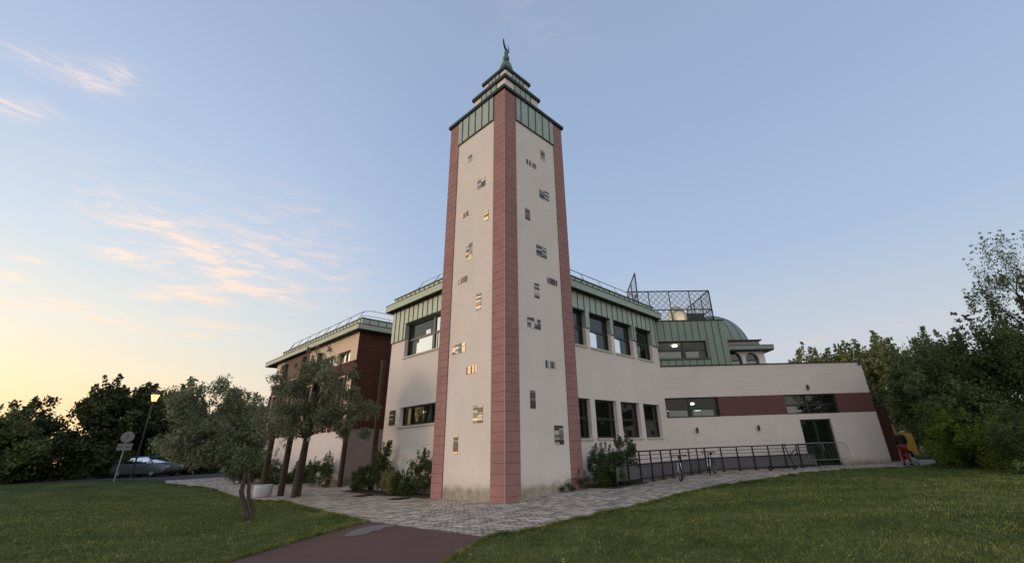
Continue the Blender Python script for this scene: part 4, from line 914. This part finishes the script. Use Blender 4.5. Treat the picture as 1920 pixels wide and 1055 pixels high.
# ------------------------------------------------------------ grass
def grass():
    rs = np.random.RandomState(3); n = 560000
    r = 2.2 + 34 * rs.uniform(0, 1, n) ** 1.55; a = R_(42.3) + rs.uniform(-R_(62), R_(62), n)
    x = CX + r * np.cos(a); y = CY + r * np.sin(a)
    e = rs.normal(0, .06, n)
    ok = ~inpoly(x + e, y, PAVE) & ~inpoly(x, y + e, PATH) & ~inpoly(x, y, ROAD) & (y < 30)
    bx = (y > 14) & (x > 1); ok &= ~bx
    x, y, r = x[ok], y[ok], r[ok]; n0_ = len(x)
    ex, ey = [], []
    for line in (edgeR, edgeL, [edgeR[0]] + pathR[1:3], [pathL[2], pathL[3], pathL[4]]):     # longer unmown fringe along the edges
        for p, q in zip(line[:-1], line[1:]):
            L_ = math.hypot(q[0] - p[0], q[1] - p[1]); k_ = int(L_ * 900); t_ = rs.uniform(0, 1, k_)
            ex.append(p[0] + (q[0] - p[0]) * t_ + rs.normal(0, .035, k_)); ey.append(p[1] + (q[1] - p[1]) * t_ + rs.normal(0, .035, k_))
    ex = np.concatenate(ex); ey = np.concatenate(ey); x = np.concatenate([x, ex]); y = np.concatenate([y, ey]); r = np.hypot(x - CX, y - CY); n = len(x); z = gz(x, y) - .012
    s = np.clip(r / 7, .8, 3.4); cl = np.sin(x * 5.1 + 2 * np.sin(y * 2.3)) * np.sin(y * 4.7 + 2 * np.sin(x * 1.9)); h = rs.uniform(.014, .034, n) * (1.1 + .5 * cl) * np.clip(s, 1, 1.35); h[n0_:] *= 1.7; w = .0035 * s * rs.uniform(.7, 1.4, n)
    t = rs.uniform(0, 2 * PI, n); lx, ly = rs.normal(0, .5, n) * h, rs.normal(0, .5, n) * h
    v = np.empty((n, 3, 3)); v[:, 0] = np.stack([x - w * np.cos(t), y - w * np.sin(t), z], 1); v[:, 1] = np.stack([x + w * np.cos(t), y + w * np.sin(t), z], 1); v[:, 2] = np.stack([x + lx, y + ly, z + h], 1)
    me = bpy.data.meshes.new('grass'); me.vertices.add(n * 3); me.vertices.foreach_set('co', v.ravel()); me.loops.add(n * 3); me.loops.foreach_set('vertex_index', np.arange(n * 3, dtype=np.int32))
    me.polygons.add(n); me.polygons.foreach_set('loop_start', np.arange(0, n * 3, 3, dtype=np.int32)); me.polygons.foreach_set('loop_total', np.full(n, 3, dtype=np.int32))
    cv = rs.uniform(0, 1, n); col = np.ones((n, 3, 4)); col[:, :, :3] = cv[:, None, None]
    ca = me.color_attributes.new('Col', 'FLOAT_COLOR', 'CORNER'); ca.data.foreach_set('color', col.ravel())
    m, tt, b = newmat('grass_blades')
    at = N(tt, 'ShaderNodeVertexColor', layer_name='Col'); s_ = N(tt, 'ShaderNodeSeparateColor'); tt.links.new(at.outputs[0], s_.inputs[0])
    f = math_(tt, 'ADD', math_(tt, 'MULTIPLY', s_.outputs[0], .16), math_(tt, 'ADD', math_(tt, 'MULTIPLY', noise(tt, .5, 7, .8), .62), math_(tt, 'MULTIPLY', noise(tt, 4.0, 5, .85), .42)))
    c = ramp(tt, f, [(.45, (.042, .066, .013)), (.57, (.100, .138, .032)), (.65, (.17, .195, .052)), (.77, (.34, .32, .12))], 'LINEAR')
    tt.links.new(c, b.inputs['Base Color']); b.inputs['Roughness'].default_value = .7; b.inputs['Specular IOR Level'].default_value = .15
    me.materials.append(m); me.update(calc_edges=True)
    o = bpy.data.objects.new('grass', me); COL.objects.link(o); tag(o, 'short mown dark green grass of the lawns either side of the path', 'grass'); o['kind'] = 'stuff'
    g = G(); k = 0
    for i in range(4000):
        rr_ = 2.5 + 16 * rs.uniform() ** 1.2; aa = R_(42.3) + rs.uniform(-R_(60), R_(60)); px, py = CX + rr_ * math.cos(aa), CY + rr_ * math.sin(aa)
        if inpoly(np.array([px]), np.array([py]), PAVE)[0] or inpoly(np.array([px]), np.array([py]), PATH)[0] or (px > 0 and py > -1): continue
        g.lathe((px, py, gzf(px, py) + .035), [(.003, 0), (.011, .006), (.007, .014)], 6); k += 1
        if k > 60: break
    f = g.out('clover_flowers', mat('clover_white', (.6, .6, .5), .8)); tag(f, 'scattered tiny white clover blooms in the grass', 'flowers'); f['kind'] = 'stuff'
grass()

# ------------------------------------------------------------ objects on the ground
# manhole covers
for i, (x, y, lab) in enumerate(((-.84, 7.92, 'round dark manhole cover further from the minaret'), (-.78, 5.11, 'round dark manhole cover closer to the minaret'))):
    z = gzf(x, y); o = thing('manhole_cover', lab, 'manhole cover', (x, y, z), 'manhole covers in the paving')
    g = G(); g.lathe((x, y, z), [(.43, .003), (.43, .012), (.38, .012)], 32); g.out('rim', ironm, o)
    g = G(); g.lathe((x, y, z), [(.375, .005), (.375, .016), (.01, .016)], 32)
    for k in range(-3, 4): g.box(x - .3, x + .3, y + k * .09 - .012, y + k * .09 + .012, z + .0165, z + .019)
    g.out('lid', mat('cast_iron', (.03, .027, .025), .7, .2), o)
# railing of framed grey panels
FP = [Vector((5.0, -1.0, 0)), Vector((13.4, -1.05, 0)), Vector((18.75, -4.98, 0))]
fe = thing('ramp_railing', 'dark iron railing with grey infill panels along the ramp', 'railing', (6, -1, .13))
rt, rp, rm = G(), G(), G(); posts = G()
for s in range(2):
    a, b = FP[s], FP[s + 1]; L = (b - a).length; d = (b - a) / L; n = round(L / (.95 if s == 0 else .98))
    nv = Vector((-d.y, d.x, 0))
    def Q(t, z): p = a + d * t; return Vector((p.x, p.y, z))
    for z, r in ((1.36, .024), (1.20, .010), (1.04, .010), (.86, .018), (.30, .018)): rt.tube([Q(0, z), Q(L, z)], r * 1.25, 6)
    for k in range(n + (1 if s else 0)):
        p = Q(L * k / n, 0); zg = gzf(p.x, p.y)
        q = G(); q.ob(p - d * .032 - nv * .022 + Vector((0, 0, zg)), d * .064, nv * .044, (0, 0, 1.36 - zg)); q.ob(p - d * .09 - nv * .09 + Vector((0, 0, zg)), d * .18, nv * .18, (0, 0, .03))
        q.out('post', ironm, fe)
    for k in range(n):
        q = G(); q.ob(Q(L * k / n + .03, .31) + nv * .03, d * (L / n - .06), nv * .01, (0, 0, .54)); q.out('infill_panel', plinth, fe)
rt.out('rails', ironm, fe)
# ramp slab behind
g = G(); g.add([WF(-.3, .03, .0), WF(6.4, .03, .0)], []); g = G()
g.ob((7.2, -.88, 0), (6.2, -.03, 0), (0, .8, 0), (0, 0, .26)); q_ = WF(.3, .0, 0)
tag(g.out('ramp', mat('ramp_concrete', (.28, .26, .25), .9, fine=.1)), 'pale concrete ramp edge behind the iron railing', 'ramp')
# crowd barrier before the door
cb = thing('crowd_barrier', 'galvanised crowd control barrier leaning before the glass door', 'barrier', tuple(WF(8.6, .45, .2)))
g = G(); n_ = .45; r = .018
def bp(u, z): return WF(u, n_, z)
g.tube([bp(7.5, .55), bp(7.45, .7), bp(7.45, 1.25), bp(7.55, 1.40), bp(9.55, 1.40), bp(9.72, 1.36), bp(9.82, 1.22), bp(9.84, .75), bp(9.74, .58), bp(9.6, .54), bp(7.5, .54)], r, 8); g.out('tube_frame', galv, cb)
g = G()
for k in range(17): u = 7.58 + k * .13; g.tube([bp(u, .55), bp(u, 1.39)], .006, 5)
g.out('bars', galv, cb)
for u in (7.8, 9.5): q = G(); q.tube([bp(u, .55), bp(u, .22)], .016, 6); q.tube([WF(u, n_ - .28, .21), WF(u, n_ + .28, .21)], .016, 6); q.out('foot', galv, cb)
g = G(); g.fb(WF, 5.6, 9.75, .05, .95, .02, .12); tag(g.out('door_step', mat('dark_step', (.06, .065, .07), .8)), 'low dark step in front of the glass door', 'step')
g = G()
for (p, q) in (((5.5, .4, .25), (6.9, .4, 1.15)), ((5.5, .4, .05), (6.9, .4, .95)), ((5.9, .4, .30), (6.9, .4, .75))): g.tube([WF(*p), WF(*q)], .02, 6)
for u in (6.2, 6.6, 6.9): g.tube([WF(u, .4, .2), WF(u, .4, .25 + (u - 5.5) * .64)], .016, 6)
g.tube([WF(6.9, .4, .2), WF(6.9, .4, 1.36)], .03, 6); g.tube([WF(6.9, .4, 1.33), WF(7.6, .4, 1.33)], .02, 6)
tag(g.out('stair_handrail', ironm), 'sloping iron handrail left of the glass door', 'handrail')

# bicycle
def bicycle(R0, F0, lab, white=True, bar_turn=.25):
    R0 = Vector((*R0, gzf(*R0))); F0 = Vector((*F0, gzf(*F0))); d = (F0 - R0).normalized(); s = Vector((-d.y, d.x, 0)); up = Vector((0, 0, 1))
    bk = thing('bicycle', lab, 'bicycle', tuple(R0), 'bicycles parked along the railing'); wr = .34
    rc, fc = R0 + up * wr, F0 + up * wr; fd = (d * math.cos(bar_turn) + s * math.sin(bar_turn)); fs = Vector((-fd.y, fd.x, 0))
    fc = F0 + up * wr
    for c, ax, nm in ((rc, s, 'wheel'), (fc, fs, 'wheel')):
        g = G(); g.torus(c, ax, wr - .028, .027, 30, 8); w = g.out('wheel', black, bk, True)
        g = G(); g.torus(c, ax, wr - .06, .010, 30, 6); g.tube([c - ax * .05, c + ax * .05], .02, 8)
        x = ax.orthogonal().normalized(); y = ax.cross(x)
        for k in range(14):
            a = 2 * PI * k / 14; g.tube([c, c + (x * math.cos(a) + y * math.sin(a)) * (wr - .06)], .0022, 4)
        g.out('rim', galv, w)
    bb = R0 + d * .42 + up * .30; st = R0 + d * .28 + up * .82; hd = F0 - d * .20 + up * .86; hb = F0 - d * .12 + up * .68
    g = G(); g.tube([bb, st], .017, 8); g.tube([st - up * .1, hd - up * .06], .018, 8); g.tube([bb, hb], .022, 8); g.tube([hd, hb], .02, 8)
    for k in (-1, 1): g.tube([bb, rc + s * .06 * k], .010, 6); g.tube([st - up * .08, rc + s * .06 * k], .009, 6)
    g.out('bike_frame', mat('bike_black', (.015, .016, .018), .35, spec=.5), bk)
    g = G()
    for k in (-1, 1): g.tube([hb + fs * .06 * k + up * .02, fc + fs * .06 * k + up * .05], .022, 8); 
    g.out('fork', mat('fork_white', (.72, .78, .76), .3), bk)
    g = G(); g.tube([hd, hd + up * .10, hd + up * .13 + fd * .06], .014, 6); hc = hd + up * .14 + fd * .07; g.tube([hc - fs * .33, hc - fs * .1 + up * .01, hc + fs * .1 + up * .01, hc + fs * .33], .014, 8); g.tube([hc - fs * .34, hc - fs * .22], .022, 8); g.tube([hc + fs * .22, hc + fs * .34], .022, 8)
    g.out('handlebar', black, bk)
    g = G(); sp_ = st + up * .10; g.tube([st, sp_], .013, 6); g.tube([sp_ - d * .13, sp_ + d * .02, sp_ + d * .14], [.07, .045, .02], 8); g.out('saddle', black, bk)
    g = G(); g.torus(bb, s, .09, .008, 20, 6); g.tube([bb, bb + d * .12 - up * .11 + s * .06], .01, 6); g.tube([bb, bb - d * .12 + up * .11 - s * .06], .01, 6); g.out('crank', galv, bk)
    return bk
bicycle((9.0, -1.80), (7.95, -2.24), 'black mountain bike with pale fork standing on its wheels before the railing')
bicycle((12.6, -1.75), (11.6, -1.95), 'second dark bicycle further along the railing')
# kick scooter
sc2 = thing('kick_scooter', 'black electric kick scooter parked against the railing near the stairs', 'scooter', (15.5, -4.15, .19))
pa, pb = Vector((15.05, -3.71, .2)), Vector((15.97, -4.59, .2)); d = (pb - pa).normalized(); s = Vector((-d.y, d.x, 0)); up = Vector((0, 0, 1))
g = G(); g.ob(pa - s * .08 + up * .10, d * 1.0, s * .16, up * .05); g.out('deck', black, sc2)
for p in (pa + d * -.08, pb - d * .05): q = G(); q.torus(p + up * .11, s, .085, .028, 22, 8); q.lathe(p + up * .11, [(.02, -.02), (.02, .02)], 8); q.out('wheel', black, sc2, True)
g = G(); g.tube([pb - d * .05 + up * .15, pb - d * .35 + up * 1.20], .026, 8); g.out('stem', ironm, sc2)
g = G(); g.tube([pb - d * .35 + up * 1.2 - s * .23, pb - d * .35 + up * 1.2 + s * .23], .017, 8); g.out('handlebar', black, sc2)

# person walking away by the wing corner
def skin(name, verts, edges, rad, m, parent, sub=2, root=0):
    off = Vector((0, 0, 0)); q = parent
    while q is not None: off = off + q.location; q = q.parent
    me = bpy.data.meshes.new(name); me.from_pydata([tuple(Vector(v) - off) for v in verts], edges, []); me.materials.append(m)
    o = bpy.data.objects.new(name, me); COL.objects.link(o); o.parent = parent
    md = o.modifiers.new('skin', 'SKIN'); md.use_smooth_shade = True
    for i, v in enumerate(me.skin_vertices[0].data): v.radius = rad[i] if isinstance(rad[i], tuple) else (rad[i], rad[i]); v.use_root = (i == root)
    o.modifiers.new('sub', 'SUBSURF').levels = sub; o.modifiers['sub'].render_levels = sub
    return o
PXY = Vector((19.75, -8.85, .22)); pe = thing('person', 'person in dark jacket and red trousers walking away past the wing corner', 'person', tuple(PXY))
fw = Vector((.93, .36, 0)).normalized(); sd_ = Vector((-fw.y, fw.x, 0)); up = Vector((0, 0, 1))
def pp(f, s_, z): return PXY + fw * f + sd_ * s_ + up * z
skinm = mat('skin', (.22, .12, .08), .6); jac = mat('dark_jacket', (.022, .026, .020), .85, var=.2, vs=20); tro = mat('red_trousers', (.27, .022, .025), .8, var=.15, vs=20)
bodyV = [pp(0, 0, .95), pp(.02, 0, 1.12), pp(.04, 0, 1.30), pp(.05, 0, 1.43), pp(.06, 0, 1.50), pp(.08, 0, 1.60), pp(.09, 0, 1.68),
         pp(.04, .17, 1.40), pp(.0, .24, 1.15), pp(.10, .22, .93), pp(.14, .21, .84), pp(.04, -.17, 1.40), pp(.02, -.24, 1.15), pp(.14, -.20, .96), pp(.19, -.18, .87),
         pp(0, .09, .88), pp(.12, .10, .50), pp(.10, .10, .09), pp(.22, .11, .04), pp(0, -.09, .88), pp(.0, -.10, .50), pp(-.20, -.10, .14), pp(-.11, -.10, .05)]
bodyE = [(0, 1), (1, 2), (2, 3), (3, 4), (4, 5), (5, 6), (3, 7), (7, 8), (8, 9), (9, 10), (3, 11), (11, 12), (12, 13), (13, 14), (0, 15), (15, 16), (16, 17), (17, 18), (0, 19), (19, 20), (20, 21), (21, 22)]
bodyR = [.13, .12, .14, .10, .055, .085, .075, .055, .045, .034, .03, .055, .045, .034, .03, .085, .055, .04, .03, .085, .055, .04, .03]
body = skin('body', bodyV, bodyE, bodyR, skinm, pe)
skin('jacket', [pp(0, 0, .93), pp(.02, 0, 1.12), pp(.04, 0, 1.30), pp(.05, 0, 1.44), pp(.04, .17, 1.41), pp(.0, .25, 1.15), pp(.10, .225, .95), pp(.04, -.17, 1.41), pp(.02, -.25, 1.15), pp(.14, -.205, .97)],
     [(0, 1), (1, 2), (2, 3), (3, 4), (4, 5), (5, 6), (3, 7), (7, 8), (8, 9)], [(.19, .15), (.18, .14), (.19, .15), (.13, .11), .085, .07, .055, .085, .07, .055], jac, pe)
skin('trousers', [pp(0, 0, .92), pp(0, .09, .84), pp(.12, .10, .50), pp(.10, .10, .13), pp(0, -.09, .84), pp(0, -.10, .50), pp(-.19, -.10, .16)], [(0, 1), (1, 2), (2, 3), (0, 4), (4, 5), (5, 6)], [(.16, .13), .105, .078, .065, .105, .078, .065], tro, pe)
g = G(); g.tube([pp(.03, .175, .80), pp(.10, .185, .5), pp(.09, .175, .15)], .012, 5); g.out('white_stripe', mat('white_stripe', (.6, .58, .56), .8), pe)
skin('hair', [pp(.06, 0, 1.60), pp(.075, 0, 1.70)], [(0, 1)], [.095, .09], mat('dark_hair', (.012, .010, .009), .7), pe)
for (f, s_) in ((.17, .11), (-.13, -.10)):
    q = G(); q.tube([pp(f - .12, s_, .05), pp(f, s_, .05), pp(f + .13, s_, .035)], [.05, .055, .035], 8); q.out('shoe', black, pe, True)
# pale stone block behind the person
g = G(); b0 = Vector((20.3, -9.75, .2)); bm = bmesh.new(); bmesh.ops.create_icosphere(bm, subdivisions=2, radius=.24)
rs = random.Random(5)
for v in bm.verts: v.co = Vector((v.co.x * 1.0, v.co.y * 1.15, max(v.co.z, -.25) * .95)) + Vector([rs.uniform(-.03, .03) for _ in range(3)])
me = bpy.data.meshes.new('boulder'); bm.to_mesh(me); bm.free(); me.materials.append(mat('pale_stone', (.42, .43, .46), .85, fine=.15)); o = bpy.data.objects.new('boulder', me); COL.objects.link(o); o.location = (20.2, -9.05, .36); tag(o, 'pale grey boulder on the paving right of the person', 'boulder')
# brown wall behind the wing corner
bw = thing('brown_fence', 'tall dark brown panel fence behind the right corner of the wing', 'fence', tuple(WF(12.5, -5, .2)))
FB = Fr(WF(13.1, -1.0, 0)[:2], U, NO)
for k in range(3): q = G(); q.fb(FB, -.6 + k * .51 + .01, -.10 + k * .51, -.04, 0, .28, 3.25); q.out('panel', rust, bw)
q = G(); q.fb(FB, -.6, .93, -.06, .02, 3.25, 3.31); q.fb(FB, -.6, .93, -.2, .04, .1, .3, 1); q.out('coping', [capm, plinth], bw)
# yellow van
van = thing('yellow_van', 'yellow van parked behind the person near the trees', 'van', (27.4, -8.6, .25))
vd = Vector((.10, -1.0, 0)).normalized(); vs_ = Vector((-vd.y, vd.x, 0)); vo = Vector((27.0, -7.3, .15))
yel = mat('yellow_paint', (.62, .33, .04), .4, spec=.5, var=.05)
def vprof(g, prof, w0, w1, m=0):
    V = [vo + vd * a + up * b + vs_ * w0 for a, b in prof] + [vo + vd * a + up * b + vs_ * w1 for a, b in prof]; n = len(prof)
    F = [tuple(range(n)), tuple(range(n, 2 * n))[::-1]] + [(i, i + n, (i + 1) % n + n, (i + 1) % n) for i in range(n)]
    g.add(V, [f[::-1] for f in F], m)
g = G(); vprof(g, [(-1.6, .35), (-1.6, 2.45), (.62, 2.45), (.82, 1.75), (1.55, 1.60), (1.6, .35)], 0, 1.8); g.out('body', yel, van)
g = G(); vprof(g, [(.1, 1.65), (.1, 2.25), (.55, 2.25), (.72, 1.7)], -.01, .0); g.out('window', gdark, van)
for a in (-.95, 1.0):
    c = vo + vd * a + up * .33; q = G(); q.torus(c - vs_ * .02, vs_, .23, .09, 20, 8); wv = q.out('wheel', black, van, True); q = G(); q.tube([c - vs_ * .06, c + vs_ * .1], .17, 14); q.out('rim', galv, wv)
q = G(); q.ob(vo + vd * 1.0 + vs_ * .2 + up * 1.70, vd * .25, vs_ * 1.2, up * .07); q.out('light_bar', mat('white_plastic', (.7, .7, .66), .5), van)
# slim dark pole by the trees at right
pz = gzf(25.2, -7.9); g = G(); g.tube([(25.2, -8.0, pz), (25.2, -8.0, 4.3)], .045, 8); q = thing('lamp_pole', 'slim dark pole beside the brown fence and yellow van', 'pole', (25.2, -8.0, pz)); g.out('pole', ironm, q)
g = G(); g.lathe((25.2, -8.0, 4.3), [(.05, 0), (.09, .03), (.09, .2), (.03, .26)], 10); g.out('head', ironm, q)

# road sign
x, y = -6.96, 28.41; z = gzf(x, y); sg = thing('road_sign', 'grey round road sign with two plates below at the lawn edge', 'road sign', (x, y, z))
g = G(); g.tube([(x, y, z), (x, y, z + 2.75)], .03, 8); g.out('post', galv, sg)
vdir = Vector((CX - x, CY - y, 0)).normalized(); sv = Vector((-vdir.y, vdir.x, 0))
c = Vector((x, y, z + 2.62)) + vdir * .04
def disc(c, r, t, m, nm, par_):
    g = G(); V = []; n = 32
    for k in range(n): a = 2 * PI * k / n; V.append(c + sv * r * math.cos(a) + up * r * math.sin(a))
    V += [v + vdir * t for v in V]; g.add(V, [tuple(range(n)), tuple(range(n, 2 * n))[::-1]] + [(i, i + n, (i + 1) % n + n, (i + 1) % n) for i in range(n)]); return g.out(nm, m, par_)
sgw = mat('sign_grey', (.20, .205, .22), .5, var=.04); sgr = mat('sign_rim', (.13, .12, .135), .5)
disc(c, .35, .01, sgr, 'rim', sg); dsc = disc(c + vdir * .012, .30, .004, sgw, 'disc', sg)
g = G(); g.ob(c + vdir * .018 - sv * .10 - up * .02, sv * .2, vdir * .003, up * .05); g.ob(c + vdir * .018 - sv * .06 + up * .06, sv * .12, vdir * .003, up * .07); g.ob(c + vdir * .018 - sv * .07 - up * .13, sv * .14, vdir * .003, up * .06); g.out('symbol', sgr, dsc)
for dz_ in (-.58, -.80):
    p = c + up * dz_; g = G(); g.ob(p - sv * .36, sv * .72, vdir * .01, up * .18); pt = g.out('plate', sgw, sg)
    g = G(); g.ob(p - sv * .28 + up * .07 + vdir * .012, sv * .56, vdir * .003, up * .035); g.out('text_line', sgr, pt)
# street lamp lantern, lit
x, y = -5.6, 33.5; z = gzf(x, y); lp = thing('street_lamp', 'lit lantern street lamp glowing orange before the dark tree', 'street lamp', (x, y, z))
HL = 6.35
g = G(); g.tube([(x, y, z), (x, y, z + 1.0), (x, y, HL - .55)], [.09, .06, .045], 10); g.out('post', ironm, lp)
g = G(); g.lathe((x, y, HL), [(.10, -.52), (.13, -.48), (.27, .02)], 4); ln = g.out('lantern_glass', lampw, lp)
g = G()
for k in range(4):
    a = PI / 2 * k; g.tube([(x + .13 * math.cos(a), y + .13 * math.sin(a), HL - .48), (x + .28 * math.cos(a), y + .28 * math.sin(a), HL + .02)], .02, 5)
g.lathe((x, y, HL), [(.31, .02), (.29, .07), (.10, .24), (.03, .33)], 4); g.lathe((x, y, HL), [(.05, -.62), (.13, -.5), (.13, -.47)], 8); g.out('lantern_frame', mat('lantern_bronze', (.10, .06, .02), .5, .3), lp)
# parked cars
def car(p0, p1, lab, paint, grp='cars parked along the road'):
    a = Vector((*p0, gzf(*p0))); b = Vector((*p1, gzf(*p1))); L = (b - a).length; d = (b - a).normalized(); s = Vector((-d.y, d.x, 0)); up = Vector((0, 0, 1)); w = 1.76
    c = thing('parked_car', lab, 'car', tuple(a), grp); k = L / 4.3
    def loft(name, secs, m, parent):
        V = []; F = []; n = len(secs[0][1])
        for (t, ring) in secs:
            for (sx, zz) in ring: V.append(a + d * t * k + s * sx + up * zz)
        for i in range(len(secs) - 1):
            for j in range(n): F.append((i * n + j, i * n + (j + 1) % n, (i + 1) * n + (j + 1) % n, (i + 1) * n + j))
        F.append(tuple(range(n))[::-1]); F.append(tuple(range((len(secs) - 1) * n, len(secs) * n)))
        o = finish(name, V, F, m, parent, None, True); md = o.modifiers.new('b', 'BEVEL'); md.width = .03; md.segments = 2; return o
    def ring(hw, z0, z1, z2): return [(-hw, z0), (-hw * 1.03, (z0 + z1) / 2), (-hw * .96, z1), (-hw * .8, z2), (hw * .8, z2), (hw * .96, z1), (hw * 1.03, (z0 + z1) / 2), (hw, z0)]
    body = loft('body', [(0, ring(.74, .38, .6, .7)), (.12, ring(.84, .25, .8, .88)), (.9, ring(.88, .22, .86, .95)), (1.3, ring(.88, .22, .88, .97)), (3.2, ring(.88, .22, .90, .99)), (4.1, ring(.84, .25, .88, .97)), (4.3, ring(.76, .36, .7, .86))], paint, c)
    def r2(hw, z0, z1): return [(-hw, z0), (-hw * .86, z1), (hw * .86, z1), (hw, z0)]
    loft('cabin_glass', [(.95, r2(.78, .93, .96)), (1.65, r2(.80, .93, 1.38)), (3.3, r2(.80, .93, 1.40)), (4.05, r2(.74, .93, 1.0))], gdark, c)
    loft('roof', [(1.62, r2(.70, 1.375, 1.40)), (2.2, r2(.72, 1.38, 1.46)), (3.1, r2(.72, 1.38, 1.45)), (3.42, r2(.68, 1.36, 1.38))], paint, c)
    g = G()
    for t, t2 in ((1.0, 1.62), (4.0, 3.4), (2.45, 2.45)):
        for sg_ in (-1, 1): g.tube([a + d * t * k + s * sg_ * .78 + up * .95, a + d * t2 * k + s * sg_ * .70 + up * 1.40], .025, 5)
    g.out('pillars', paint, c)
    for t in (.85, 3.45):
        for sg_ in (-1, 1):
            cc = a + d * t * k + s * sg_ * .80 + up * .31; q = G(); q.torus(cc, s, .22, .095, 22, 8); wv = q.out('wheel', black, c, True); q = G(); q.tube([cc - s * .09, cc + s * .09], .17, 14); q.out('rim', galv, wv)
    for sg_ in (-1, 1):
        q = G(); q.ob(a + d * .02 * k + s * (sg_ * .6 - .14) + up * .62, d * -.04, s * .28, up * .12); q.out('headlight', mat('lamp_lens', (.6, .62, .65), .15), c)
        q = G(); q.ob(a + d * 4.27 * k + s * (sg_ * .62 - .12) + up * .68, d * .05, s * .24, up * .14); q.out('tail_light', mat('red_lens', (.25, .02, .02), .2), c)
        q = G(); q.ob(a + d * 1.35 * k + s * sg_ * .9 + up * .95, d * .12, s * sg_ * .14, up * .1); q.out('mirror', paint, c)
    return c
car((-3.35, 32.6), (-6.0, 36.6), 'silver blue car parked behind the road sign', mat('silver_blue_paint', (.085, .11, .13), .3, .4, var=.05, spec=.5))
car((1.2, 33.2), (-.8, 36.4) if False else (4.9, 33.6), 'dark car at the roadside seen behind the olive trunk', mat('dark_blue_paint', (.03, .04, .055), .3, .4, spec=.5))
bpy.context.view_layer.update()
